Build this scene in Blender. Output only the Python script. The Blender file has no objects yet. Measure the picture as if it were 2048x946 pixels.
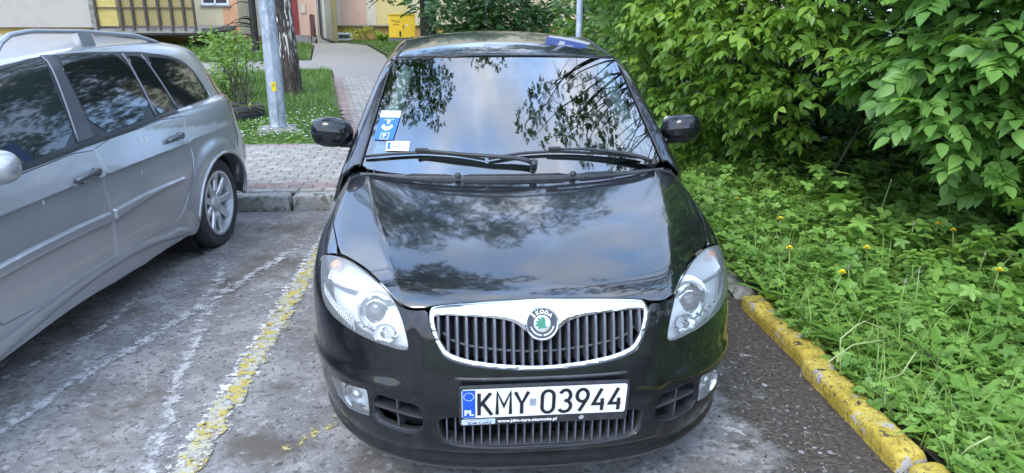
import bpy, math, random
import numpy as np
from mathutils import Vector, Matrix
from mathutils.geometry import delaunay_2d_cdt
rng=np.random.default_rng(7); random.seed(7)
scene=bpy.context.scene; col=scene.collection
# ------------------------------------------------ camera
CAM=np.array([-.272,-1.965,1.64]); PIT,YAW,ROLL,FPX=.31785,.08763,.00433,1420.
fw=np.array([math.sin(YAW)*math.cos(PIT),math.cos(YAW)*math.cos(PIT),-math.sin(PIT)])
rt=np.array([math.cos(YAW),-math.sin(YAW),0]); up=np.cross(rt,fw)
r2=math.cos(ROLL)*rt+math.sin(ROLL)*up; u2=-math.sin(ROLL)*rt+math.cos(ROLL)*up
cd=bpy.data.cameras.new('camera'); cam=bpy.data.objects.new('camera',cd); col.objects.link(cam)
cam.matrix_world=Matrix(((r2[0],u2[0],-fw[0],CAM[0]),(r2[1],u2[1],-fw[1],CAM[1]),(r2[2],u2[2],-fw[2],CAM[2]),(0,0,0,1)))
cd.sensor_width=36; cd.lens=36*FPX/2048; cd.clip_start=.05; cd.clip_end=2000
scene.camera=cam
# ------------------------------------------------ light
SUN_EL,SUN_AZ=math.radians(52),math.radians(215)     # azimuth clockwise from +Y
w=bpy.data.worlds.new('World'); scene.world=w; w.use_nodes=True
nt=w.node_tree; nt.nodes.clear(); N=nt.nodes.new; L=nt.links.new
out=N('ShaderNodeOutputWorld'); bg=N('ShaderNodeBackground'); sky=N('ShaderNodeTexSky')
sky.sky_type='NISHITA'; sky.sun_disc=False; sky.sun_elevation=SUN_EL; sky.sun_rotation=SUN_AZ; sky.air_density=1.; sky.dust_density=1.5
tc=N('ShaderNodeTexCoord'); mp=N('ShaderNodeMapping'); mp.inputs['Scale'].default_value=(1.4,1.4,1.3); mp.inputs['Location'].default_value=(.35,.9,.2)
n1=N('ShaderNodeTexNoise'); n1.inputs['Scale'].default_value=2.1; n1.inputs['Detail'].default_value=9; n1.inputs['Roughness'].default_value=.56
rp=N('ShaderNodeValToRGB'); rp.color_ramp.elements[0].position=.47; rp.color_ramp.elements[1].position=.72; rp.color_ramp.elements[0].color=(.5,.5,.5,1)
n2=N('ShaderNodeTexNoise'); n2.inputs['Scale'].default_value=3.3; n2.inputs['Detail'].default_value=6
rp2=N('ShaderNodeValToRGB'); rp2.color_ramp.elements[0].color=(5.2,8.8,15.5,1); rp2.color_ramp.elements[1].color=(11,11.8,13.2,1); rp2.color_ramp.elements[0].position=.35; rp2.color_ramp.elements[1].position=.65
mx=N('ShaderNodeMix'); mx.data_type='RGBA'
L(tc.outputs['Generated'],mp.inputs['Vector']); L(mp.outputs[0],n1.inputs['Vector']); L(mp.outputs[0],n2.inputs['Vector'])
L(n1.outputs['Fac'],rp.inputs['Fac']); L(n2.outputs['Fac'],rp2.inputs['Fac'])
L(rp.outputs['Color'],mx.inputs['Factor']); L(sky.outputs['Color'],mx.inputs[6]); L(rp2.outputs['Color'],mx.inputs[7])
L(mx.outputs[2],bg.inputs['Color']); bg.inputs['Strength'].default_value=.145; L(bg.outputs[0],out.inputs['Surface'])
sd=bpy.data.lights.new('sun','SUN'); sd.energy=1.0; sd.angle=math.radians(25); sd.color=(1,.955,.89)
so=bpy.data.objects.new('sun',sd); col.objects.link(so)
sdir=Vector((math.sin(SUN_AZ)*math.cos(SUN_EL),math.cos(SUN_AZ)*math.cos(SUN_EL),math.sin(SUN_EL)))
so.rotation_euler=sdir.to_track_quat('Z','Y').to_euler(); so.location=(0,0,20)
vs=scene.view_settings; scene.display_settings.display_device='sRGB'
vs.view_transform='Standard'; vs.look='None'; vs.exposure=1.2; vs.gamma=1; vs.use_curve_mapping=False
scene.cycles.max_bounces=8; scene.cycles.transparent_max_bounces=12; scene.cycles.use_denoising=True
scene.cycles.caustics_reflective=False; scene.cycles.caustics_refractive=False
# ------------------------------------------------ object helpers
def tag(o,label=None,cat=None,group=None,kind=None):
    if label:o['label']=label
    if cat:o['category']=cat
    if group:o['group']=group
    if kind:o['kind']=kind
    return o
def empty(name,loc=(0,0,0),rz=0,parent=None):
    o=bpy.data.objects.new(name,None); col.objects.link(o); o.location=loc; o.rotation_euler=(0,0,rz)
    if parent:o.parent=parent
    o.empty_display_size=.2; return o
def link(name,me,mat=None,parent=None,loc=None,rot=None):
    o=bpy.data.objects.new(name,me); col.objects.link(o)
    if mat is not None and not me.materials: me.materials.append(mat)
    if parent:o.parent=parent
    if loc is not None:o.location=loc
    if rot is not None:o.rotation_euler=rot
    return o
def mesh(name,V,F,smooth=False):
    me=bpy.data.meshes.new(name); me.from_pydata([tuple(map(float,v)) for v in V],[],[tuple(int(i) for i in f) for f in F]); me.update()
    if smooth: me.shade_smooth()
    return me
def fast(name,V,F,smooth=True,att=None):
    V=np.asarray(V,np.float32);F=np.asarray(F,np.int32);k=F.shape[1]
    me=bpy.data.meshes.new(name); me.vertices.add(len(V)); me.vertices.foreach_set('co',V.ravel())
    me.loops.add(F.size); me.loops.foreach_set('vertex_index',F.ravel()); me.polygons.add(len(F))
    me.polygons.foreach_set('loop_start',np.arange(0,F.size,k,dtype=np.int32))
    try: me.polygons.foreach_set('loop_total',np.full(len(F),k,dtype=np.int32))
    except Exception: pass
    me.update(calc_edges=True)
    if smooth: me.shade_smooth()
    if att is not None:
        a=me.attributes.new('tint','FLOAT','POINT'); a.data.foreach_set('value',np.asarray(att,np.float32).ravel())
    return me
class MB:
    def __init__(s): s.V=[];s.F=[]
    def add(s,V,F):
        b=len(s.V); s.V+= [tuple(map(float,v)) for v in V]; s.F+=[tuple(b+int(i) for i in f) for f in F]; return s
    def box(s,c,d,rot=None,bev=0.):
        c=np.array(c,float);h=np.array(d,float)/2
        if bev>0:
            b=min(bev,min(h)*.98); V=[];
            for sx in(-1,1):
                for sy in(-1,1):
                    for sz in(-1,1):
                        S=np.array([sx,sy,sz]); 
                        for a in range(3):
                            q=h-b; q=q.copy(); q[a]=h[a]; V.append(S*q)
            F=[];idx=lambda i,j,k,a:((i*2+j)*2+k)*3+a
            F+=[(idx(1,0,0,0),idx(1,1,0,0),idx(1,1,1,0),idx(1,0,1,0)),(idx(0,0,0,0),idx(0,0,1,0),idx(0,1,1,0),idx(0,1,0,0)),
                (idx(0,1,0,1),idx(0,1,1,1),idx(1,1,1,1),idx(1,1,0,1)),(idx(0,0,0,1),idx(1,0,0,1),idx(1,0,1,1),idx(0,0,1,1)),
                (idx(0,0,1,2),idx(1,0,1,2),idx(1,1,1,2),idx(0,1,1,2)),(idx(0,0,0,2),idx(0,1,0,2),idx(1,1,0,2),idx(1,0,0,2))]
            for i in(0,1):
                for j in(0,1):
                    f=(idx(i,j,0,0),idx(i,j,1,0),idx(i,j,1,1),idx(i,j,0,1)); F.append(f if (i==j) else f[::-1])
                    f=(idx(i,0,j,0),idx(i,0,j,2),idx(i,1,j,2),idx(i,1,j,0)); F.append(f if i==j else f[::-1])
                    f=(idx(0,i,j,1),idx(0,i,j,2),idx(1,i,j,2),idx(1,i,j,1)); F.append(f[::-1] if i==j else f)
                    for k in(0,1):
                        f=(idx(i,j,k,0),idx(i,j,k,1),idx(i,j,k,2)); F.append(f if (i+j+k)%2 else f[::-1])
            V=np.array(V)
        else:
            V=np.array([(x,y,z) for x in(-1,1) for y in(-1,1) for z in(-1,1)])*h
            F=[(0,1,3,2),(4,6,7,5),(0,4,5,1),(2,3,7,6),(0,2,6,4),(1,5,7,3)]
        if rot is not None: V=V@np.array(rot).T
        return s.add(V+c,F)
    def tube(s,P,r,n=8,cap=True,sx=1.):
        P=np.array(P,float); m=len(P); r=np.broadcast_to(np.asarray(r,float),(m,)); T=np.gradient(P,axis=0); T/=np.linalg.norm(T,axis=1,keepdims=True)+1e-9
        a=np.array([0,0,1.]) if abs(T[0][2])<.9 else np.array([1.,0,0]); V=[]
        for i in range(m):
            u=np.cross(T[i],a);u/=np.linalg.norm(u)+1e-9;v=np.cross(u,T[i]); 
            for k in range(n):
                t=2*math.pi*k/n; V.append(P[i]+r[i]*(math.cos(t)*u*sx+math.sin(t)*v))
        F=[(i*n+k,i*n+(k+1)%n,(i+1)*n+(k+1)%n,(i+1)*n+k) for i in range(m-1) for k in range(n)]
        if cap: F+=[tuple(range(n))[::-1],tuple((m-1)*n+k for k in range(n))]
        return s.add(V,F)
    def lathe(s,prof,n=32,o=(0,0,0),ax=(0,0,1),close=False):
        ax=np.array(ax,float);ax/=np.linalg.norm(ax); a=np.array([0,0,1.]) if abs(ax[2])<.9 else np.array([1.,0,0])
        u=np.cross(ax,a);u/=np.linalg.norm(u);v=np.cross(ax,u);o=np.array(o,float);V=[]
        for r,h in prof:
            for k in range(n): t=2*math.pi*k/n; V.append(o+ax*h+r*(math.cos(t)*u+math.sin(t)*v))
        m=len(prof); rr=range(m if close else m-1)
        return s.add(V,[(i*n+k,i*n+(k+1)%n,((i+1)%m)*n+(k+1)%n,((i+1)%m)*n+k) for i in rr for k in range(n)])
    def prism(s,poly,o,ex,ey,ez,d):
        o,ex,ey,ez=[np.array(q,float) for q in(o,ex,ey,ez)]; n=len(poly)
        V=[o+ex*p[0]+ey*p[1]+ez*h for h in(0,d) for p in poly]
        return s.add(V,[tuple(range(n))[::-1],tuple(range(n,2*n))]+[(i,(i+1)%n,n+(i+1)%n,n+i) for i in range(n)])
    def build(s,name,mat,parent=None,smooth=False,angle=None,loc=None,rot=None):
        me=mesh(name,s.V,s.F,smooth)
        if angle:
            try: me.shade_smooth(); me.set_sharp_from_angle(angle=math.radians(angle))
            except Exception: pass
        return link(name,me,mat,parent,loc,rot)
# ------------------------------------------------ materials
def M(name,base,rough=.5,metal=0.,coat=0.,spec=.5,ior=1.5,var=0.,scale=20.,bump=0.,bscale=60.,dirt=0.,dirtcol=(.3,.28,.25),emis=None,coatr=.03,trans=0):
    m=bpy.data.materials.new(name); m.use_nodes=True; t=m.node_tree; p=t.nodes['Principled BSDF']
    p.inputs['Base Color'].default_value=(*base,1); p.inputs['Roughness'].default_value=rough; p.inputs['Metallic'].default_value=metal
    p.inputs['Coat Weight'].default_value=coat; p.inputs['Coat Roughness'].default_value=coatr; p.inputs['IOR'].default_value=ior
    p.inputs['Specular IOR Level'].default_value=spec; p.inputs['Transmission Weight'].default_value=trans
    co=t.nodes.new('ShaderNodeTexCoord').outputs['Object']
    if var or dirt:
        n=t.nodes.new('ShaderNodeTexNoise'); n.inputs['Scale'].default_value=scale; n.inputs['Detail'].default_value=6; n.inputs['Roughness'].default_value=.65; t.links.new(co,n.inputs['Vector'])
        r=t.nodes.new('ShaderNodeValToRGB'); r.color_ramp.elements[0].position=.3; r.color_ramp.elements[1].position=.72
        t.links.new(n.outputs['Fac'],r.inputs['Fac'])
        b=np.array(base); r.color_ramp.elements[0].color=(*np.clip(b*(1-var),0,1),1); r.color_ramp.elements[1].color=(*np.clip(b*(1+var)+dirt*np.array(dirtcol),0,1),1)
        t.links.new(r.outputs['Color'],p.inputs['Base Color'])
    if bump:
        n=t.nodes.new('ShaderNodeTexNoise'); n.inputs['Scale'].default_value=bscale; n.inputs['Detail'].default_value=5; t.links.new(co,n.inputs['Vector'])
        b=t.nodes.new('ShaderNodeBump'); b.inputs['Strength'].default_value=bump; b.inputs['Distance'].default_value=.01; t.links.new(n.outputs['Fac'],b.inputs['Height']); t.links.new(b.outputs[0],p.inputs['Normal'])
    if emis: p.inputs['Emission Color'].default_value=(*emis,1); p.inputs['Emission Strength'].default_value=1
    return m
def M_glass(name,tint=(.9,.95,.93),ior=1.5,milk=0.,rough=.0,boost=1.):
    m=bpy.data.materials.new(name); m.use_nodes=True; t=m.node_tree; t.nodes.clear(); n=t.nodes.new
    o=n('ShaderNodeOutputMaterial'); tr=n('ShaderNodeBsdfTransparent'); tr.inputs['Color'].default_value=(*tint,1)
    g=n('ShaderNodeBsdfGlossy'); g.inputs['Roughness'].default_value=rough; fr=n('ShaderNodeFresnel'); fr.inputs['IOR'].default_value=ior
    mu=n('ShaderNodeMath'); mu.operation='MULTIPLY'; mu.use_clamp=True; mu.inputs[1].default_value=boost
    mx=n('ShaderNodeMixShader'); t.links.new(fr.outputs[0],mu.inputs[0]); t.links.new(mu.outputs[0],mx.inputs[0]); 
    if milk:
        d=n('ShaderNodeBsdfDiffuse'); d.inputs['Color'].default_value=(.8,.82,.82,1); m2=n('ShaderNodeMixShader'); m2.inputs[0].default_value=milk
        t.links.new(tr.outputs[0],m2.inputs[1]); t.links.new(d.outputs[0],m2.inputs[2]); t.links.new(m2.outputs[0],mx.inputs[1])
    else: t.links.new(tr.outputs[0],mx.inputs[1])
    t.links.new(g.outputs[0],mx.inputs[2]); t.links.new(mx.outputs[0],o.inputs[0]); return m
def M_leaf(name,c0,c1,rough=.42,tl=.35,veins=True):
    m=bpy.data.materials.new(name); m.use_nodes=True; t=m.node_tree; p=t.nodes['Principled BSDF']; n=t.nodes.new; o=t.nodes['Material Output']
    a=n('ShaderNodeAttribute'); a.attribute_name='tint'; oi=n('ShaderNodeObjectInfo'); ad=n('ShaderNodeMath'); ad.operation='ADD'; fr=n('ShaderNodeMath'); fr.operation='FRACT'
    t.links.new(a.outputs['Fac'],ad.inputs[0]); t.links.new(oi.outputs['Random'],ad.inputs[1]); t.links.new(ad.outputs[0],fr.inputs[0])
    r=n('ShaderNodeValToRGB'); r.color_ramp.elements[0].color=(*c0,1); r.color_ramp.elements[1].color=(*c1,1); t.links.new(fr.outputs[0],r.inputs['Fac'])
    ns=n('ShaderNodeTexNoise'); ns.inputs['Scale'].default_value=9; tc=n('ShaderNodeTexCoord'); t.links.new(tc.outputs['Object'],ns.inputs['Vector'])
    hs=n('ShaderNodeHueSaturation'); mr=n('ShaderNodeMapRange'); mr.inputs['To Min'].default_value=.72; mr.inputs['To Max'].default_value=1.3; t.links.new(ns.outputs['Fac'],mr.inputs['Value']); t.links.new(mr.outputs[0],hs.inputs['Value']); t.links.new(r.outputs['Color'],hs.inputs['Color'])
    t.links.new(hs.outputs['Color'],p.inputs['Base Color']); p.inputs['Roughness'].default_value=rough; p.inputs['Specular IOR Level'].default_value=.4
    tb=n('ShaderNodeBsdfTranslucent'); g=n('ShaderNodeMix'); g.data_type='RGBA'; g.blend_type='MULTIPLY'; g.inputs['Factor'].default_value=1; g.inputs[7].default_value=(1.5,1.35,.5,1); t.links.new(hs.outputs['Color'],g.inputs[6]); t.links.new(g.outputs[2],tb.inputs['Color'])
    ms=n('ShaderNodeMixShader'); ms.inputs[0].default_value=tl; t.links.new(p.outputs[0],ms.inputs[1]); t.links.new(tb.outputs[0],ms.inputs[2]); t.links.new(ms.outputs[0],o.inputs[0])
    return m
def M_layers(name,base,layers,rough=.9,bump=.3,bscale=80.,metal=0.,bumpd=.01,coat=0):
    """layers: (colour, noise scale, lo, hi, stretch xyz)"""
    m=bpy.data.materials.new(name); m.use_nodes=True; t=m.node_tree; p=t.nodes['Principled BSDF']; n=t.nodes.new
    tc=n('ShaderNodeTexCoord'); cur=None; p.inputs['Roughness'].default_value=rough; p.inputs['Metallic'].default_value=metal; p.inputs['Coat Weight'].default_value=coat
    for c,s,lo,hi,st in layers:
        mp=n('ShaderNodeMapping'); mp.inputs['Scale'].default_value=st; mp.inputs['Location'].default_value=(s*.37,s*.11,.5); t.links.new(tc.outputs['Object'],mp.inputs['Vector'])
        ns=n('ShaderNodeTexNoise'); ns.inputs['Scale'].default_value=s; ns.inputs['Detail'].default_value=7; ns.inputs['Roughness'].default_value=.62; t.links.new(mp.outputs[0],ns.inputs['Vector'])
        mr=n('ShaderNodeMapRange'); mr.inputs['From Min'].default_value=lo; mr.inputs['From Max'].default_value=hi; mr.interpolation_type='SMOOTHSTEP'; t.links.new(ns.outputs['Fac'],mr.inputs['Value'])
        mx=n('ShaderNodeMix'); mx.data_type='RGBA'; t.links.new(mr.outputs[0],mx.inputs['Factor'])
        if cur is None: mx.inputs[6].default_value=(*base,1)
        else: t.links.new(cur,mx.inputs[6])
        mx.inputs[7].default_value=(*c,1); cur=mx.outputs[2]
    if cur is None: p.inputs['Base Color'].default_value=(*base,1)
    else: t.links.new(cur,p.inputs['Base Color'])
    if bump:
        ns=n('ShaderNodeTexNoise'); ns.inputs['Scale'].default_value=bscale; ns.inputs['Detail'].default_value=8; t.links.new(tc.outputs['Object'],ns.inputs['Vector'])
        b=n('ShaderNodeBump'); b.inputs['Strength'].default_value=bump; b.inputs['Distance'].default_value=bumpd; t.links.new(ns.outputs['Fac'],b.inputs['Height']); t.links.new(b.outputs[0],p.inputs['Normal'])
    return m
def M_paintline(name,c,c2,lo,hi,scale=28.):
    m=M_layers(name,c,[(c2,14,.45,.55,(1,1,1)),((.12,.11,.10),60,.55,.68,(1,1,1))],rough=.85,bump=.5,bscale=120); t=m.node_tree; n=t.nodes.new
    tc=n('ShaderNodeTexCoord'); ns=n('ShaderNodeTexNoise'); ns.inputs['Scale'].default_value=scale; ns.inputs['Detail'].default_value=8; ns.inputs['Roughness'].default_value=.7; t.links.new(tc.outputs['Object'],ns.inputs['Vector'])
    at=n('ShaderNodeAttribute'); at.attribute_name='tint'; ad=n('ShaderNodeMath'); ad.operation='SUBTRACT'; t.links.new(ns.outputs['Fac'],ad.inputs[0]); t.links.new(at.outputs['Fac'],ad.inputs[1])
    mr=n('ShaderNodeMapRange'); mr.inputs['From Min'].default_value=lo; mr.inputs['From Max'].default_value=hi; t.links.new(ad.outputs[0],mr.inputs['Value']); t.links.new(mr.outputs[0],t.nodes['Principled BSDF'].inputs['Alpha']); return m
def sp(x,k):  # softplus
    x=np.asarray(x,float)/k
    return k*(np.maximum(x,0)+np.log1p(np.exp(-np.abs(x))))
def smax(a,b,k): return b+sp(a-b,k)
def pch(xs,ys):
    xs=np.array(xs,float);ys=np.array(ys,float);h=np.diff(xs);d=np.diff(ys)/h
    m=np.zeros(len(xs)); 
    for i in range(1,len(xs)-1):
        if d[i-1]*d[i]>0: w1=2*h[i]+h[i-1];w2=h[i]+2*h[i-1]; m[i]=(w1+w2)/(w1/d[i-1]+w2/d[i])
    m[0]=d[0];m[-1]=d[-1]
    def g(x):
        x=np.asarray(x,float); i=np.clip(np.searchsorted(xs,x)-1,0,len(h)-1)
        t=(x-xs[i])/h[i]; lo=t<0; hi=t>1; tc=np.clip(t,0,1)
        v=(2*tc**3-3*tc**2+1)*ys[i]+(tc**3-2*tc**2+tc)*h[i]*m[i]+(-2*tc**3+3*tc**2)*ys[i+1]+(tc**3-tc**2)*h[i]*m[i+1]
        return v+np.where(lo,(t)*h[i]*m[i],0)+np.where(hi,(t-1)*h[i]*m[i+1],0)
    return g
# ---- black hatchback, car space = world: nose at y=0, x=0 centre
bW=pch([.12,.2,.3,.45,.62,.72,.85,1.0],[.76,.80,.825,.838,.832,.812,.755,.69])
bN=pch([.12,.16,.22,.3,.42,.5,.6,.7,.8,.95],[.10,.055,.012,.0,.0,.012,.035,.06,.11,.25])
bC=pch([-.1,.0,.08,.2,.4,.6,.8,.95,1.2],[.655,.703,.738,.787,.848,.895,.93,.952,.98])
bX=pch([.05,.12,.35,.6,.95,1.2],[.40,.425,.495,.555,.61,.63])
def b_low(P):
    x,y,z=np.abs(P[...,0]),P[...,1],P[...,2]
    W=np.maximum(bW(z),.4);N=np.minimum(bN(z),.5);Yc=.95
    n=2.9;m=2.5
    fr=np.maximum(Yc-y,0)/(Yc-N)
    f1=(((x/W)**n+fr**m)**(1/n)-1)*W*.9
    rear=np.maximum(y-3.2,0)/.79
    f1=np.where(y>3.2,(((x/W)**4+rear**3)**(1/4)-1)*W,f1)
    yy=np.clip(y,0,1.2);zt=bC(np.minimum(y,1.2))-(.045-.040*yy*yy)*(x/.6)**2-(.42-.24*yy)*sp(x-bX(yy),.0045)
    f2=(z-zt)*.93
    return smax(smax(f1,f2,.018),.13-z+0*x,.01)
gW=pch([.8,.95,1.1,1.25,1.39,1.5],[.80,.745,.69,.63,.565,.50])
gR=pch([1.3,1.45,1.7,2.1,2.6,3.2,3.7],[1.365,1.415,1.462,1.492,1.478,1.43,1.36])
def b_ws(P):
    x,y,z=np.abs(P[...,0]),P[...,1],P[...,2]
    # windscreen: centre line from (y .90,z .95) to (1.40,1.40)
    yc=.885+(z-.95)*1.16+.10*(z-.95)**2
    return (yc+.30*x**2-y)*.66
def b_top(P):
    x,y,z=np.abs(P[...,0]),P[...,1],P[...,2]
    ft=z-(gR(y)-.055*(x/.55)**2)
    fs=(x-gW(z))*.93-.0
    fr=(y-(3.93-(z-.95)*.75))*.8
    return smax(smax(smax(ft,fs,.014),b_ws(P),.012),fr,.02)
def b_f(P): return np.minimum(b_low(P),np.maximum(b_top(P),.6-P[...,2]))

# ---- silver estate, local: u lateral (right side +), s forward->rear (rear axle at 0), z up
sTH=math.radians(6.5); sN=np.array([math.cos(sTH),-math.sin(sTH),0]); sD=np.array([math.sin(sTH),math.cos(sTH),0]); sO=np.array([-1.90,2.87,0])-.885*sN
def s_loc(P): V=P-sO; return np.stack([V@sN,V@sD,V[...,2]],-1)
def s_wld(L): return sO+L[...,0:1]*sN+L[...,1:2]*sD+L[...,2:3]*np.array([0,0,1.])
sW=pch([.15,.25,.45,.58,.75,.9,1.0],[.84,.868,.885,.885,.872,.855,.835])
sG=pch([.9,.98,1.2,1.36,1.5],[.865,.835,.745,.668,.58])
sE=pch([.2,.3,.5,.65,.8,1.0,1.2,1.4],[.76,.82,.86,.86,.81,.77,.72,.63])
sR=pch([-3.6,-3.3,-2.55,-2.35,-1.7,-1.3,-.6,0,.4,.75],[.72,.83,.97,1.02,1.36,1.425,1.455,1.44,1.405,1.33])
def s_l(L):
    x,s,z=np.abs(L[...,0]),L[...,1],L[...,2]
    tt=np.clip((s+.9)/1.4,0,1); W=np.maximum(sW(z),.4)*(1+.030*tt*tt*(3-2*tt)); E=np.maximum(sE(z),.3)
    a=np.maximum(s+.6,0)/(E+.6); b=np.maximum(-2.2-s,0)/(1.33-.10*np.maximum(z-.55,0)/.3)
    f1=(((x/W)**8+a**8+b**3)**(1/8)-1)*W*.95
    d=(((s-.12)*.92)**2+(z-.30)**2)**.5
    f1=f1-.015/(1+np.exp((d-.435)/.010))*np.clip((s+.6)/.1,0,1)
    f2=(z-1.0+.20*np.clip((-2.5-s)/1.0,0,1.2)**1.5+.05*(x/.8)**2*np.clip((-2.3-s)/.5,0,1))*.97
    low=smax(smax(f1,f2,.015),.16-z,.01)
    return low
def s_top(L):
    x,s,z=np.abs(L[...,0]),L[...,1],L[...,2]
    E=np.maximum(sE(z),.3); a=np.maximum(s+.3,0)/(E+.3); G=np.maximum(sG(z),.3)
    fs=(((x/G)**6+a**6)**(1/6)-1)*G*.9
    ft=z-(sR(s)-.05*(x/.6)**2)
    return np.maximum(smax(fs,ft,.022),.8-z)
def s_floc(L): return np.minimum(s_l(L),s_top(L))
def s_f(P): return s_floc(s_loc(P))
def grad(f,P,e=1e-4):
    g=np.stack([(f(P+np.eye(3)[i]*e)-f(P-np.eye(3)[i]*e)) for i in range(3)],-1)
    return g/np.maximum(np.linalg.norm(g,axis=-1,keepdims=True),1e-12)
def cross(f,O,D,t0,t1,n=160,inside=False):
    """first sign change of f along O+tD"""
    O=np.broadcast_to(O,D.shape); ts=np.linspace(t0,t1,n); N=len(D)
    V=np.stack([f(O+D*t) for t in ts],1)
    s=(V[:,:-1]<0)!=(V[:,1:]<0); hit=s.any(1); i=s.argmax(1)
    a=ts[i];b=ts[i+1];fa=V[np.arange(N),i]
    for _ in range(26):
        m=(a+b)/2; fm=f(O+D*m[:,None]); same=(fm<0)==(fa<0)
        a=np.where(same,m,a); b=np.where(same,b,m)
    return O+D*((a+b)/2)[:,None],hit
# ------------------------------------------------ curved panels cut from a smooth body surface
class Star:
    def __init__(s,O,ax,upv=(0,0,1)):
        s.O=np.array(O,float);e3=np.array(ax,float);e3/=np.linalg.norm(e3);u=np.array(upv,float); e1=np.cross(u,e3);e1/=np.linalg.norm(e1);e2=np.cross(e3,e1);s.E=np.array([e1,e2,e3])
    def to2(s,P):
        d=np.asarray(P,float)-s.O; d/=np.linalg.norm(d,axis=-1,keepdims=True); c=d@s.E.T; return c[...,:2]*2/(1+c[...,2:3])
    def ray(s,q):
        r=(q**2).sum(-1); c=(4-r)/(4+r); xy=q*((1+c)/2)[:,None]; d=xy[:,0:1]*s.E[0]+xy[:,1:2]*s.E[1]+c[:,None]*s.E[2]
        return np.broadcast_to(s.O,d.shape),d,.02,3.6
class Plan:
    def __init__(s,O,ex,ey,D,t1=4.): s.O=np.array(O,float);s.ex=np.array(ex,float);s.ey=np.array(ey,float);s.D=np.array(D,float);s.t1=t1
    def to2(s,P): V=np.asarray(P,float)-s.O; return np.stack([V@s.ex,V@s.ey],-1)
    def ray(s,q): return s.O+q[:,0:1]*s.ex+q[:,1:2]*s.ey,np.broadcast_to(s.D,(len(q),3)),0.,s.t1
def chaikin(P,k):
    P=np.asarray(P,float)
    for _ in range(k):
        Q=np.roll(P,-1,0); P=np.stack([P*.8+Q*.2,P*.2+Q*.8],1).reshape(-1,P.shape[1])
    return P
def resamp(P,res):
    out=[]
    for a,b in zip(P,np.roll(P,-1,0)):
        n=max(1,int(math.ceil(np.linalg.norm(b-a)/res))); out+= [a+(b-a)*i/n for i in range(n)]
    P=np.array(out); d=np.linalg.norm(P-np.roll(P,1,0),axis=1); return P[d>res*.04]
def pip(q,poly):
    x,y=q[:,0:1],q[:,1:2]; a=poly; b=np.roll(poly,-1,0)
    c=((a[:,1]>y)!=(b[:,1]>y))&(x<(b[:,0]-a[:,0])*(y-a[:,1])/(b[:,1]-a[:,1]+1e-15)+a[:,0]); return c.sum(1)%2==1
def bdist(q,polys):
    d=np.full(len(q),9.)
    for p in polys:
        b=np.roll(p,-1,0)
        for i0 in range(0,len(p),200):
            A=p[i0:i0+200];B=b[i0:i0+200];v=B-A;L2=(v**2).sum(1)+1e-15; wv=q[:,None]-A[None]; t=np.clip((wv*v).sum(2)/L2,0,1); d=np.minimum(d,np.sqrt(((wv-v*t[...,None])**2).sum(2).min(1)))
    return d
def smooth_mesh(name,V,F,nrm):
    me=mesh(name,V,F,True)
    try: me.normals_split_custom_set_from_vertices([tuple(map(float,x)) for x in nrm])
    except Exception: pass
    return me
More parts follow.
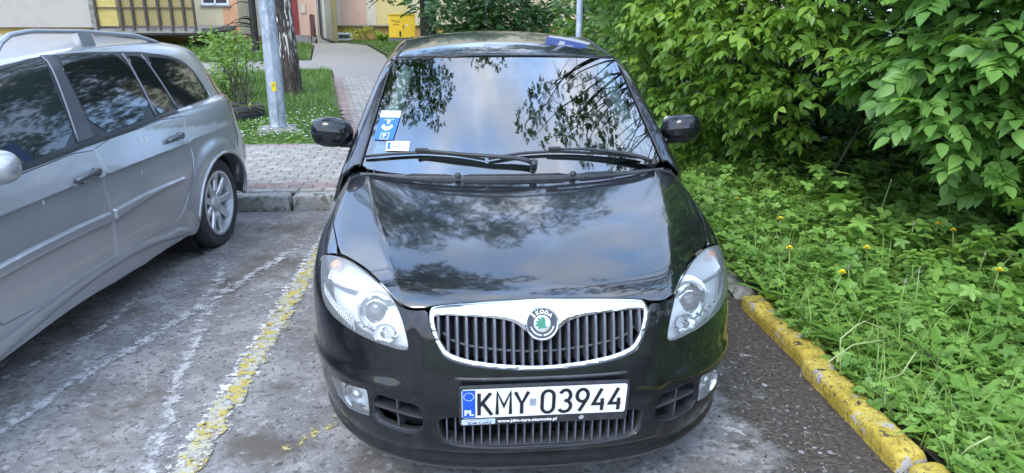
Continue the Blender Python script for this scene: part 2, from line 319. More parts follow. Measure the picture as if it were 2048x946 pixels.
def panel(name,ch,outer,f,mat,parent=None,holes=(),off=0.,rim=.012,res=.02,ck=1,puff=None,mirror=None,build=True,disp=None,inset=0.):
    """a piece of the surface f=0 with the outline 'outer' (3-D points), its edge turned inwards by 'rim'"""
    O2=resamp(chaikin(ch.to2(outer),ck),res); H2=[resamp(chaikin(ch.to2(h),ck),res) for h in holes]
    if inset:
        a=np.roll(O2,1,0);b=np.roll(O2,-1,0);t=b-a;t/=np.linalg.norm(t,axis=1,keepdims=True)+1e-9; nn=np.stack([-t[:,1],t[:,0]],1); A=((O2[:,0]*np.roll(O2[:,1],-1)-np.roll(O2[:,0],-1)*O2[:,1]).sum()); O2=O2+nn*(inset if A>0 else -inset)
    lo,hi=O2.min(0),O2.max(0); gx=np.arange(lo[0],hi[0],res); gy=np.arange(lo[1],hi[1],res*.87); G=np.array([(x+(j%2)*res*.5,y) for j,y in enumerate(gy) for x in gx]) if len(gx) and len(gy) else np.zeros((0,2))
    if len(G):
        k=pip(G,O2)
        for h in H2: k&=~pip(G,h)
        G=G[k]
    if len(G): G=G[bdist(G,[O2]+H2)>res*.5]
    pts=np.concatenate([O2]+H2+[G]); edges=[];b=0
    for p in [O2]+H2:
        n=len(p); edges+=[(b+i,b+(i+1)%n) for i in range(n)]; b+=n
    r=delaunay_2d_cdt([Vector(p) for p in pts],edges,[],0,1e-6)
    V2=np.array([tuple(v) for v in r[0]]); F=np.array(r[2]); c=V2[F].mean(1); k=pip(c,O2)
    for h in H2: k&=~pip(c,h)
    F=F[k]; used=np.unique(F); mp=-np.ones(len(V2),int); mp[used]=np.arange(len(used)); V2=V2[used];F=mp[F]
    O,D,t0,t1=ch.ray(V2); P,hit=cross(f,O,D,t0,t1,70); n=grad(f,P)
    if not hit.all():
        ok=hit[F].all(1); F=F[ok]
    a=P[F]; fn=np.cross(a[:,1]-a[:,0],a[:,2]-a[:,0]); fl=(fn*n[F].mean(1)).sum(1)<0; F[fl]=F[fl][:,::-1]
    nn=n.copy(); P=P+n*off
    if disp is not None: P=P+disp(P,n)
    if puff:
        h,wd=puff; t=np.clip(bdist(V2,[O2]+H2)/wd,0,1); P=P+n*(h*np.sqrt(1-(1-t)**2))[:,None]
    if puff or disp is not None:
        a=P[F]; fn=np.cross(a[:,1]-a[:,0],a[:,2]-a[:,0]); nn=np.zeros_like(P)
        for i in range(3): np.add.at(nn,F[:,i],fn)
        nn/=np.linalg.norm(nn,axis=1,keepdims=True)+1e-12
    E={} 
    for t in F:
        for i in range(3):
            e=(int(t[i]),int(t[(i+1)%3])); E[e]=E.get((e[1],e[0]),0) and 0 or 1
            if (e[1],e[0]) in E: E[(e[1],e[0])]=0; E[e]=0
    be=[e for e,v in E.items() if v]
    if mirror=='join': be=[e for e in be if not(abs(P[e[0]][0])<.004 and abs(P[e[1]][0])<.004)]
    V=list(P);NN=list(nn);FF=[tuple(t) for t in F]
    if rim:
        bv=sorted({i for e in be for i in e}); lat={i:np.zeros(3) for i in bv}
        for i,j in be:
            q=np.cross(P[j]-P[i],n[i]); lat[i]+=q;lat[j]+=q
        ia={};ib={}
        for i in bv:
            q=lat[i]/(np.linalg.norm(lat[i])+1e-12)
            ia[i]=len(V);V.append(P[i]);NN.append((q+n[i]*.6)/np.linalg.norm(q+n[i]*.6)); ib[i]=len(V);V.append(P[i]-n[i]*rim);NN.append(q)
        for i,j in be: FF.append((ia[j],ia[i],ib[i],ib[j]))
    V=np.array(V);NN=np.array(NN)
    if mirror=='join':
        m=np.array([-1,1,1]); b=len(V); V=np.concatenate([V,V*m]);NN=np.concatenate([NN,NN*m]);FF=FF+[tuple(b+i for i in t[::-1]) for t in FF]
    if not build: return V,FF,NN
    o=link(name,smooth_mesh(name,V,FF,NN),mat,parent)
    if mirror=='pair':
        m=np.array([-1,1,1]); link(name,smooth_mesh(name,V*m,[t[::-1] for t in FF],NN*m),mat,parent)
    return o
def mir(P): return [(-x,y,z) for x,y,z in P]
def both(half):   # a left half outline from centre to centre -> closed outline
    return list(half)+mir(half)[::-1]
def mirror_obj(o,name=None,parent=None):
    me=o.data.copy(); V=np.empty(len(me.vertices)*3,np.float32); me.vertices.foreach_get('co',V); V=V.reshape(-1,3)*np.array([-1,1,1]); F=[tuple(p.vertices)[::-1] for p in me.polygons]
    m2=mesh(o.data.name,V,F,True); 
    for mt in me.materials: m2.materials.append(mt)
    bpy.data.meshes.remove(me); m2.shade_smooth()
    try: m2.set_sharp_from_angle(angle=math.radians(40))
    except Exception: pass
    return link(name or o.name.split('.')[0],m2,None,parent or o.parent)
def text(name,body,size,mat,parent,loc,rot,ext=.0006,align='CENTER',sx=1.,shear=0.,off=0.):
    c=bpy.data.curves.new(name,'FONT'); c.body=body; c.size=size; c.extrude=ext; c.align_x=align; c.align_y='CENTER'; c.shear=shear; c.offset=off; c.materials.append(mat); c.resolution_u=3
    o=bpy.data.objects.new(name,c); col.objects.link(o); me=bpy.data.meshes.new_from_object(o.evaluated_get(bpy.context.evaluated_depsgraph_get())); bpy.data.objects.remove(o); bpy.data.curves.remove(c)
    if not me.materials: me.materials.append(mat)
    o=bpy.data.objects.new(name,me); col.objects.link(o); o.parent=parent; o.location=loc; o.rotation_euler=rot; o.scale=(sx,1,1); return o
def ribbon(P,w):
    P=np.array(P,float); n=len(P); L=[];R=[]
    for i in range(n):
        a=P[max(i-1,0)];b=P[min(i+1,n-1)]; d1=P[i]-a;d2=b-P[i]; 
        if i==0:d1=d2
        if i==n-1:d2=d1
        d1=d1/np.linalg.norm(d1);d2=d2/np.linalg.norm(d2); t=d1+d2;t/=np.linalg.norm(t)+1e-9; nn=np.array([-t[1],t[0]]); k=1/max(.55,nn@np.array([-d1[1],d1[0]])); L.append(P[i]+nn*w/2*k);R.append(P[i]-nn*w/2*k)
    return L,R
def arc(cx,cy,rx,ry,a0,a1,n=10): return [(cx+rx*math.cos(math.radians(a0+(a1-a0)*i/n)),cy+ry*math.sin(math.radians(a0+(a1-a0)*i/n))) for i in range(n+1)]
GL={'K':[[(0,0),(0,1)],[(.5,1),(.03,.42)],[(.16,.55),(.55,0)]],'M':[[(0,0),(0,1),(.3,.38),(.6,1),(.6,0)]],'Y':[[(0,1),(.27,.45),(.54,1)],[(.27,.45),(.27,0)]],
'0':[arc(.25,.75,.25,.25,0,180)+arc(.25,.25,.25,.25,180,360)+[(.5,.75)]],'3':[[(.0,.86)]+arc(.24,.75,.22,.25,140,-70)+[(.22,.53)],[(.2,.53)]+arc(.22,.26,.27,.26,75,-150)],
'9':[arc(.25,.72,.24,.28,-35,325,16),[(.46,.58),(.14,0)]],'4':[[(.36,1),(.02,.3),(.52,.3)],[(.42,.55),(.42,0)]]}
def glyphs(s,h,w,stroke,gap,parent,name,mat,O,ex,ey,ez):
    x=0
    for ch in s:
        if ch==' ': x+=w*.62; continue
        mb=MB()
        for k,pl in enumerate(GL[ch]):
            Lf,Rg=ribbon([(p[0]*w/.5+x,p[1]*h) for p in pl],stroke); n=len(Lf); z=.0012+.0001*k
            V=[O+ex*q[0]+ey*q[1]+ez*zz for zz in(.0002,z) for side in(Lf,Rg) for q in side]
            F=[(2*n+i,2*n+i+1,3*n+i+1,3*n+i) for i in range(n-1)]+[(i,i+1,2*n+i+1,2*n+i) for i in range(n-1)]+[(n+i,n+i+1,3*n+i+1,3*n+i) for i in range(n-1)]
            mb.add(V,F)
        mb.build(name,mat,parent); wd=max(p[0] for pl in GL[ch] for p in pl)*w/.5; x+=wd+gap
    return x
def seg_tube(name,pts,r,mat,parent,n=8): return MB().tube(pts,r,n).build(name,mat,parent,True)

# ------------------------------------------------ shared car materials
black_plastic=M('black plastic',(.018,.019,.021),.45,var=.25,scale=30,dirt=.02)
grey_plastic=M('grey plastic',(.030,.032,.036),.5,var=.3,scale=25,dirt=.04)
slat_plastic=M('grille plastic',(.085,.09,.108),.40,var=.2,scale=40,dirt=.04)
dark=M('dark cavity',(.006,.006,.007),.9)
chrome=M('chrome',(.88,.89,.91),.13,metal=1,var=.04,scale=15)
dullchrome=M('lamp reflector',(.80,.82,.83),.22,metal=.85,bump=.1,bscale=45)
rubber=M('tyre rubber',(.022,.022,.023),.75,var=.35,scale=18,dirt=.05,bump=.25,bscale=220)
alloy=M('alloy wheel',(.55,.56,.57),.36,metal=.6,var=.10,scale=25,dirt=-.03)
white_plate=M('plate white',(.78,.79,.80),.35,var=.03,scale=60)
plate_black=M('plate black',(.012,.012,.014),.4)
eu_blue=M('plate blue',(.012,.09,.48),.35)
def wheel(parent,loc,r,wd,nsp,rimr,side,name='wheel'):
    """axis along local x, outer face on the side given by 'side'"""
    W=empty(name,loc,0,parent); s=side; h=wd/2
    pr=[(rimr,-h*.92),(rimr+.02,-h),(r-.025,-h*1.0),(r-.006,-h*.86)]
    for a in (-.62,-.6,-.57,-.55,-.22,-.2,-.17,-.15,.15,.17,.2,.22,.55,.57,.6,.62): pr.append((r-(0 if abs(abs(a)-.585)>.02 and abs(abs(a)-.185)>.02 else .009),a*h))
    pr+=[(r-.006,h*.86),(r-.025,h*1.0),(rimr+.02,h),(rimr,h*.92)]
    MB().lathe([(a,b*s) for a,b in pr],56,ax=(1,0,0)).build('tyre',rubber,W,True,35)
    R=MB().lathe([(rimr+.004,.93*h*s),(rimr+.002,1.0*h*s),(rimr-.012,1.0*h*s),(rimr-.016,.8*h*s),(rimr-.03,.2*h*s),(rimr-.03,-.9*h*s)],48,ax=(1,0,0))
    for k in range(nsp):
        a=2*math.pi*k/nsp; u=np.array([0,math.cos(a),math.sin(a)]);v=np.array([0,-math.sin(a),math.cos(a)]); X=np.array([s,0,0])
        prof=[(.045,.022,.62*h),(.09,.026,.78*h),(rimr*.7,.023,.80*h),(rimr-.012,.034,.86*h)]; V=[];
        for rr,hw,xx in prof: V+= [u*rr-v*hw+X*(xx-.012),u*rr-v*hw*.72+X*xx,u*rr+v*hw*.72+X*xx,u*rr+v*hw+X*(xx-.012),u*rr+v*hw*.6+X*(xx-.04),u*rr-v*hw*.6+X*(xx-.04)]
        R.add(V,[(i*6+j,i*6+(j+1)%6,(i+1)*6+(j+1)%6,(i+1)*6+j) for i in range(3) for j in range(6)])
    R.build('rim',alloy,W,False,None)
    hc=MB().lathe([(0,.92*h*s),(.02,.92*h*s),(.034,.90*h*s),(.05,.82*h*s),(.056,.62*h*s)],28,ax=(1,0,0)); hc.prism([(0,.016),(.009,0),(0,-.016),(-.009,0)],(.92*h*s,0,0),(0,1,0),(0,0,1),(s,0,0),.003); hc.build('hub_cap',alloy,W,True,40)
    MB().lathe([(0,.1*h*s),(rimr-.05,.1*h*s),(rimr-.05,-.3*h*s)],24,ax=(1,0,0)).build('brake_disc',dark,W)
    return W
# ================================================ black hatchback
paint=M('black paint',(.004,.0045,.0065),.35,coat=1.,spec=.12,var=.3,scale=14,dirt=.010,coatr=.05); paint.node_tree.nodes['Principled BSDF'].inputs['Coat IOR'].default_value=1.95
lower_paint=M('black bumper paint',(.004,.0045,.006),.4,coat=.9,spec=.12,var=.3,scale=22,dirt=.014,coatr=.06)
car=empty('parked_car',(0,.0,0)); tag(car,'black hatchback facing the camera with a white number plate and chrome grille','car','parked cars')
SF=Star((0,1.1,.42),(0,-.8,.6))
LAMP=[(-.745,.556,.753),(-.714,.522,.764),(-.684,.49,.77),(-.65,.452,.774),(-.615,.404,.773),(-.568,.334,.768),(-.523,.262,.757),(-.488,.206,.744),(-.464,.166,.728),(-.448,.137,.707),(-.433,.113,.673),(-.422,.095,.629),(-.418,.086,.599),(-.424,.087,.588),(-.451,.098,.586),(-.497,.122,.592),(-.554,.158,.597),(-.605,.203,.604),(-.648,.25,.610),(-.687,.305,.618),(-.719,.359,.631),(-.738,.402,.652),(-.748,.454,.694),(-.753,.512,.726),(-.754,.55,.744)]
GRO=[(0,.12,.739),(-.1,.12,.737),(-.191,.12,.734),(-.335,.12,.724),(-.347,.112,.717),(-.353,.095,.689),(-.338,.074,.643),(-.320,.058,.599),(-.305,.050,.578),(-.25,.036,.559),(-.156,.024,.546),(-.05,.02,.539),(0,.02,.538)]
GRI=[(0,.045,.640),(-.031,.047,.650),(-.054,.05,.664),(-.083,.059,.686),(-.122,.066,.697),(-.2,.076,.704),(-.338,.098,.705),(-.336,.083,.676),(-.324,.066,.633),(-.298,.053,.597),(-.236,.038,.577),(-.145,.028,.564),(-.05,.024,.556),(0,.024,.555)]
LOG=[(0,.0,.395),(-.2,.01,.395),(-.338,.028,.382),(-.334,.028,.33),(-.320,.025,.296),(-.28,.018,.281),(-.19,.007,.275),(-.1,.003,.270),(0,.0,.269)]
FOG=[(-.716,.316,.388),(-.565,.135,.43),(-.562,.138,.322),(-.640,.215,.305),(-.686,.273,.326)]
INT=[(-.552,.125,.422),(-.465,.073,.425),(-.395,.044,.418),(-.378,.04,.385),(-.376,.04,.33),(-.398,.048,.308),(-.45,.07,.300),(-.554,.134,.315)]
dense=lambda P:[tuple(np.array(P[i])+(np.array(P[(i+1)%len(P)])-np.array(P[i]))*k/5) for i in range(len(P)) for k in range(5)]
FOG=dense(FOG); GRI=[(x,y,z-.004 if z<.6 else z) for x,y,z in GRI]
notch_lamp=LAMP[8:24]     # inner corner, down and round the lower edge to the outer corner
GAPF=[(-.357,.11,.714),(-.395,.12,.711),(-.42,.128,.713),(-.446,.147,.718)]
BUMP=[(0,.06,.16),(-.2,.075,.16),(-.4,.115,.16),(-.6,.215,.162),(-.74,.37,.168),(-.805,.505,.19),(-.82,.495,.29),(-.83,.51,.40),(-.83,.565,.505),(-.80,.55,.62)]+[(-.752,.545,.732)]+notch_lamp[::-1][1:]+[(-.446,.147,.716),(-.42,.128,.711),(-.395,.12,.709)]+[(-.355,.11,.712)]+GRO[5:]
def bdisp(P,n):   # the bumper's pressed shape: a raised middle band round the grille and a proud lower lip
    x=np.abs(P[:,0]); z=P[:,2]; y=P[:,1]
    s=lambda a,b,v: (lambda t:t*t*(3-2*t))(np.clip((v-a)/(b-a),0,1))
    mid=(1-s(.375,.425,x))*s(.24,.27,z)*.010*s(.5,.3,y)
    lip=(1-s(.195,.225,z))*.014*s(.155,.17,z)
    rail=np.exp(-((z-.225)/.010)**2)*-.006
    brow=np.exp(-((z-(.455-.10*(x-.5)))/.028)**2)*.008*s(.40,.50,x)
    return n*(mid+lip+rail+brow)[:,None]
body=panel('bumper',SF,both(BUMP),b_f,lower_paint,car,holes=[both(LOG),FOG,mir(FOG),INT,mir(INT)],res=.0125,rim=.03,disp=bdisp)
bolap=[(0,.12,.7435),(-.2,.12,.7385),(-.335,.125,.7285),(-.36,.122,.721),(-.395,.128,.7175),(-.42,.135,.719),(-.45,.156,.728)]
BONNET=bolap+[(-.466,.172,.737),(-.490,.210,.750),(-.524,.264,.763),(-.568,.336,.775),(-.614,.405,.780),(-.65,.455,.782),(-.680,.497,.78),(-.712,.735,.822),(-.722,.90,.873),(-.708,1.0,.92),(-.682,1.055,.952),(-.62,1.015,.955),(-.454,.955,.955),(-.21,.915,.955),(0,.905,.955)]
panel('bonnet',SF,both(BONNET),b_low,paint,car,res=.0105,rim=.02)
FEND=[(-.686,.50,.778),(-.717,.735,.820),(-.727,.90,.871),(-.713,1.0,.918),(-.692,1.085,.953),(-.735,1.13,.90),(-.79,1.16,.82),(-.83,1.18,.6),(-.835,1.19,.25),(-.835,1.17,.22)]+[(-.84,.83+.338*math.cos(math.radians(a)),.29+.338*math.sin(math.radians(a))) for a in range(0,136,9)]+[(-.835,.57,.515),(-.80,.555,.625),(-.757,.555,.74),(-.745,.56,.757),(-.716,.526,.769)]
panel('front_wing',SF,FEND,b_low,paint,car,res=.016,rim=.018,mirror='pair')
# added black shell, blocks light coming through the panel gaps
panel('light_block_shell',SF,both([(0,.06,.17),(-.4,.12,.17),(-.74,.37,.18),(-.80,.50,.5),(-.76,.6,.74),(-.70,1.0,.90),(-.6,1.0,.94),(0,.9,.94)]),b_low,dark,car,off=-.10,rim=0,res=.06)
# ---- headlamps
lens=M_glass('lamp lens',(.95,.97,.97),1.45,milk=.14,rough=.06)
bright=M('bright lamp shell',(.86,.88,.88),.38,metal=.25,bump=.15,bscale=60)
amber=M('amber bulb',(.85,.32,.08),.3); bulbglass=M('projector glass',(.03,.032,.036),.05,coat=1)
def polyline(P,n):
    P=np.array(P,float); d=np.r_[0,np.cumsum(np.linalg.norm(np.diff(P,axis=0),axis=1))]; t=np.linspace(0,d[-1],n); return np.stack([np.interp(t,d,P[:,i]) for i in range(3)],-1)
def onsurf(ch,P,f,off):
    q=ch.to2(np.asarray(P,float)); O,D,t0,t1=ch.ray(q); X,_=cross(f,O,D,t0,t1,70); return X+grad(f,X)*off
def shrink(P,k):
    P=np.array(P,float); c=P.mean(0); d=P-c; return [tuple(c+v*(1-k/np.linalg.norm(v))) for v in d]
def headlamp():
    H=empty('headlight',(0,0,0),0,car)
    panel('lamp_housing',SF,LAMP,b_low,bright,H,off=-.045,rim=-.043,res=.014)
    # black seal round the lens
    panel('lamp_seal',SF,LAMP,b_low,black_plastic,H,holes=[shrink(LAMP,.0045)],off=-.001,rim=.02,res=.012)
    panel('lamp_lens',SF,shrink(LAMP,.004),b_low,lens,H,off=.001,rim=.004,res=.016)
    c=np.array([-.527,.222,.668]); ax=np.array([-.22,-.96,.14]);ax/=np.linalg.norm(ax)
    MB().lathe([(.064,.004),(.066,.010),(.058,.012),(.050,-.004),(.046,-.012),(.044,-.006),(.042,.008),(.0385,.010),(.037,.004)],40,c,ax).build('projector_ring',chrome,H,True,40)
    MB().lathe([(.0375,.0),(.033,.013),(.024,.021),(.012,.0255),(0,.027)],32,c,ax).build('projector_glass',bulbglass,H,True)
    MB().lathe([(.064,.004),(.078,.012),(.088,.0),(.09,-.03)],36,c+np.array([.0,.012,-.004]),ax).build('projector_bowl',bright,H,True)
    c2=np.array([-.50,.165,.612]); MB().lathe([(.034,.014),(.036,.012),(.03,0),(.02,-.015),(0,-.022)],28,c2,(-.1,-.95,.3)).build('parking_lamp_bowl',chrome,H,True,40)
    D=polyline([(-.738,.46,.704),(-.676,.353,.713),(-.625,.299,.720),(-.54,.221,.727),(-.466,.163,.722)],26); A=onsurf(SF,D,b_low,-.006);B=onsurf(SF,D-np.array([0,0,.012]),b_low,-.040)
    m=MB(); n=len(A); V=[*A,*(A-np.array([0,0,.006])),*B]; m.add(V,[(i,i+1,n+i+1,n+i) for i in range(n-1)]+[(n+i,n+i+1,2*n+i+1,2*n+i) for i in range(n-1)]); m.build('divider_ledge',dullchrome,H,True)
    m=MB()      # little teeth along the ledge
    for i in range(0,n-1):
        for t in(.25,.75): q=A[i]*(1-t)+A[i+1]*t; m.tube([q+np.array([0,0,.001]),q+np.array([0,.0,-.007])],.0022,5)
    tag(m.build('ledge_teeth',slat_plastic,H,False),kind='stuff')
    # amber bulb under a ribbed cover
    MB().lathe([(.0,-.02),(.018,-.016),(.022,0),(.018,.014),(0,.02)],18,(-.690,.478,.738),(-.5,-.8,.2)).build('indicator_bulb',amber,H,True)
    top=polyline(LAMP[2:9],30); bot=polyline([(-.725,.43,.712),(-.64,.32,.722),(-.54,.228,.732),(-.48,.18,.729)],30); m=MB()
    for i in range(0,22): m.tube(onsurf(SF,polyline([top[i],bot[i]],5),b_low,-.010),.0016,5,False)
    for i in range(15):   # flutes on the outer lower part
        a=np.array([-.742+.0105*i,.44-.0125*i,.690-.0045*i]); b=a+np.array([.004,-.03,-.030+.0005*i]); m.tube(onsurf(SF,polyline([a,b],4),b_low,-.010),.0017,5,False)
    tag(m.build('lens_flutes',dullchrome,H,True),kind='stuff')
    # chrome facets of the inner lower bowl
    m=MB()
    for i in range(7):
        a=np.array([-.66+.03*i,.30-.028*i,.628-.003*i]); m.tube(onsurf(SF,polyline([a,a+np.array([.02,-.01,.014])],3),b_low,-.022),.005,6)
    m.build('lamp_facets',chrome,H,True)
    return H
def mirror_tree(H,parent):
    K=empty(H.name.split('.')[0],(0,0,0),0,parent)
    for c in list(H.children): 
        k=mirror_obj(c,None,K)
        if 'kind' in c: k['kind']=c['kind']
    return K
def move_names(): pass
H=headlamp(); mirror_tree(H,car)
# ---- fog lamps and intakes
def fog():
    F_=empty('fog_light',(0,0,0),0,car)
    panel('fog_housing',SF,FOG,b_low,bright,F_,off=-.028,rim=-.025,res=.014)
    panel('fog_lens',SF,shrink(FOG,.004),b_low,lens,F_,off=-.001,rim=.003,res=.02)
    c=np.array([-.605,.212,.372]); MB().lathe([(.050,.016),(.052,.012),(.04,-.006),(.02,-.018),(0,-.02)],30,c,(-.3,-.95,.05)).build('fog_reflector',chrome,F_,True,40)
    MB().lathe([(.018,.0),(.018,.014),(.012,.02),(0,.022)],18,c,(-.3,-.95,.05)).build('fog_bulb_shield',dullchrome,F_,True,40)
    return F_
mirror_tree(fog(),car)
def intake():
    I=empty('side_intake',(0,0,0),0,car)
    panel('intake_back',SF,INT,b_low,dark,I,off=-.07,rim=-.04,res=.03)
    panel('intake_frame',SF,shrink(INT,.0),b_low,black_plastic,I,holes=[shrink(INT,.007)],off=-.003,rim=.03,res=.012)
    A=polyline([(-.553,.128,.375),(-.46,.075,.372),(-.382,.043,.365)],12)
    fr=onsurf(SF,A,b_low,-.006);bk=onsurf(SF,A,b_low,-.05); m=MB(); n=len(fr); u=np.array([0,0,.005]); V=[*(fr+u),*(fr-u),*(bk+u-np.array([0,0,.004])),*(bk-u)]
    m.add(V,[(i,i+1,n+i+1,n+i) for i in range(n-1)]+[(i,2*n+i,2*n+i+1,i+1) for i in range(n-1)]+[(n+i,n+i+1,3*n+i+1,3*n+i) for i in range(n-1)]); m.build('intake_fin',grey_plastic,I,False)
    a=onsurf(SF,polyline([(-.468,.08,.425),(-.466,.08,.300)],5),b_low,-.010); b=onsurf(SF,polyline([(-.468,.08,.425),(-.466,.08,.300)],5),b_low,-.05); m=MB(); t=np.array([.003,0,0]); n=5
    V=[*(a+t),*(a-t),*(b+t),*(b-t)]; m.add(V,[(i,i+1,n+i+1,n+i) for i in range(4)]+[(i,2*n+i,2*n+i+1,i+1) for i in range(4)]+[(n+i,n+i+1,3*n+i+1,3*n+i) for i in range(4)]); m.build('intake_fin',grey_plastic,I,False)
    return I
I0=intake(); mirror_tree(I0,car)
# ---- grille
gr=empty('radiator_grille',(0,0,0),0,car)
panel('grille_back',SF,both(GRI),b_low,dark,gr,off=-.055,rim=-.02,res=.04)
panel('chrome_surround',SF,both(GRO),b_low,chrome,gr,holes=[both(GRI)],off=.002,rim=.02,res=.008,puff=(.007,.02),ck=1)
gi=np.array(GRI)
def gz(x,upper):
    xs=-abs(x); seg=gi[:7] if upper else gi[7:]
    o=np.argsort(seg[:,0]); return float(np.interp(xs,seg[o,0],seg[o,2]))
NS=23; ys=[]
for k in range(NS):
    x=-.323+.646*k/(NS-1); z1=gz(x,True)+.004; z0=gz(x,False)-.003
    if abs(x)>.318: z0=max(z0,.625)
    zz=np.linspace(z0,z1,9); P=[]; 
    A=np.array([(x,.05,z) for z in zz]); O=A.copy();O[:,1]=-.3; X,_=cross(b_low,O,np.broadcast_to(np.array([0,1.,0]),O.shape),0,.7,70)
    V=[]
    for q in X: V+=[q+np.array([-.0042,.006,0]),q+np.array([.0030,.004,0]),q+np.array([.0090,.05,0]),q+np.array([-.0100,.05,0])]
    m=MB(); m.add(V,[(i*4+j,i*4+(j+1)%4,(i+1)*4+(j+1)%4,(i+1)*4+j) for i in range(8) for j in range(4)]+[(0,3,2,1),(32,33,34,35)])
    m.build('slat',slat_plastic,gr)
m=MB(); A=np.array([(x,0,gz(x,False)+.030) for x in np.linspace(-.31,.31,30)]); O=A.copy();O[:,1]=-.3; X,_=cross(b_low,O,np.broadcast_to(np.array([0,1.,0]),O.shape),0,.7,70); m.tube(X+np.array([0,.035,0]),.005,6); m.build('cross_bar',slat_plastic,gr,True)
# badge
bd=empty('badge',(0,.043,.688),0,gr); BX=np.array([1.,0,0]);bn=np.array([0,-.93,.37]);bn/=np.linalg.norm(bn);BY=np.cross(bn,BX); 
RB=Matrix((tuple(BX),tuple(BY),tuple(bn))).transposed().to_euler()
bd.rotation_euler=RB
gold=M('badge dark ring',(.01,.012,.012),.25,coat=.6); green=M('badge green',(.01,.16,.085),.3,coat=.5); sil=M('badge silver',(.72,.74,.72),.25,metal=.6); wht=M('badge lettering',(.8,.8,.78),.35)
MB().lathe([(.0535,-.02),(.0535,.002),(.052,.0065),(.0495,.0085),(.047,.007),(.0455,.004)],48).build('badge_ring',chrome,bd,True,40)
MB().lathe([(.0455,.0035),(.027,.0055),(.0265,.0035)],48).build('badge_band',gold,bd,True,40)
MB().lathe([(.0268,.0045),(.025,.0060),(0,.0062)],40).build('badge_disc',sil,bd,True,40)
# green winged arrow on the disc
m=MB(); m.prism([((a-575)*1.55e-4,(470-b)*1.55e-4) for a,b in[(700,548),(645,520),(640,380),(600,325),(540,320),(560,375),(500,340),(455,365),(505,410),(440,400),(425,440),(480,455),(425,480),(430,515),(490,530),(480,575)]],(0,0,.0062),(1,0,0),(0,1,0),(0,0,1),.0014)
m.build('winged_arrow',green,bd)
for k,c in enumerate('ŠKODA'):
    a=math.radians(90+46-23*k); text('badge_letter',c,.0165,wht,bd,(.0362*math.cos(a),.0362*math.sin(a),.0052),(0,0,a-math.pi/2),.0008,off=.0006)
m=MB()
for k in range(9):
    for s in(-1,1):
        a=math.radians(270+s*(8+8*k)); c=np.array([.0362*math.cos(a),.0362*math.sin(a)]); t=np.array([-math.sin(a),math.cos(a)])*s; r_=np.array([math.cos(a),math.sin(a)])
        m.prism([c-t*.0022,c+r_*.003,c+t*.0026,c-r_*.003],(0,0,.0048),(1,0,0),(0,1,0),(0,0,1),.0009)
m.build('badge_laurel',wht,bd)
# ---- lower grille
lg=empty('lower_grille',(0,0,0),0,car)
panel('lower_grille_back',SF,both(LOG),b_low,dark,lg,off=-.07,rim=-.05,res=.05)
panel('lower_grille_frame',SF,both(LOG),b_low,black_plastic,lg,holes=[shrink(both(LOG),.006)],off=.001,rim=.05,res=.012,disp=lambda P,n:n*.006)
for k in range(23):
    x=-.305+.61*k/22; zb=.275 if abs(x)<.25 else .275+(abs(x)-.25)*.22; X=[]
    O=np.array([(x,-.3,z) for z in np.linspace(zb,.40,5)]); X,_=cross(b_low,O,np.broadcast_to(np.array([0,1.,0]),O.shape),0,.7,70); V=[]
    for q in X: V+=[q+np.array([-.0022,.004,0]),q+np.array([.0022,.004,0]),q+np.array([.003,.05,0]),q+np.array([-.003,.05,0])]
    m=MB(); m.add(V,[(i*4+j,i*4+(j+1)%4,(i+1)*4+(j+1)%4,(i+1)*4+j) for i in range(4) for j in range(4)]+[(0,3,2,1),(16,17,18,19)]); m.build('grille_bar',slat_plastic,lg)
# ledge under the bars
X=[];O=np.array([(x,-.3,.279 if abs(x)<.25 else .279+(abs(x)-.25)*.22) for x in np.linspace(-.31,.31,25)]); X,_=cross(b_low,O,np.broadcast_to(np.array([0,1.,0]),O.shape),0,.7,70); m=MB(); n=25; V=[*(X+np.array([0,-.004,0])),*(X+np.array([0,.055,.012]))]; m.add(V,[(i,i+1,n+i+1,n+i) for i in range(n-1)]); m.build('grille_ledge',grey_plastic,lg,True)
# ---- number plate
np_=empty('number_plate',(.004,-.021,.4465),0,car); tl=math.radians(10)
# local frame: X right, Y up the plate, Z towards the viewer
ez=Vector((0,-math.cos(tl),-math.sin(tl))); ex=Vector((1,0,0)); ey=ez.cross(ex)
np_.rotation_euler=Matrix((ex,ey,ez)).transposed().to_euler()
X_,Y_,Z_=np.array([1.,0,0]),np.array([0,1.,0]),np.array([0,0,1.])
def rrect(w,h,r,n=5,cx=0,cy=0):
    o=[]
    for sx,sy,a in((1,-1,-90),(1,1,0),(-1,1,90),(-1,-1,180)): o+=arc(cx+sx*(w/2-r),cy+sy*(h/2-r),r,r,a,a+90,n)
    return o
MB().prism(rrect(.538,.150,.010,5,0,-.008),(0,0,-.014),X_,Y_,Z_,.015).build('plate_frame',M('plate holder',(.025,.026,.03),.4,var=.3,scale=40,dirt=.03),np_)
MB().prism(rrect(.520,.114,.008,5),(0,.006,.001),X_,Y_,Z_,.0012).build('plate_sheet',white_plate,np_)
MB().prism([(-.258,-.055),(-.218,-.055),(-.218,.055),(-.258,.055)],(0,.006,.0024),X_,Y_,Z_,.0004).build('blue_band',eu_blue,np_)
star=M('plate stars',(.75,.66,.1),.4); m=MB()
for k in range(12):
    a=2*math.pi*k/12; c=(-.238+.0155*math.cos(a),.030+.0155*math.sin(a)); pts=[]
    for j in range(10): rr=.0028 if j%2==0 else .0012; b=math.pi/2+j*math.pi/5; pts.append((c[0]+rr*math.cos(b),c[1]+rr*math.sin(b)))
    m.prism(pts,(0,.006,.0029),X_,Y_,Z_,.0003)
m.build('star_ring',wht,np_)
text('country_letters','PL',.030,white_plate,np_,(-.238,-.030,.0032),(0,0,0),.0003,off=.0010)
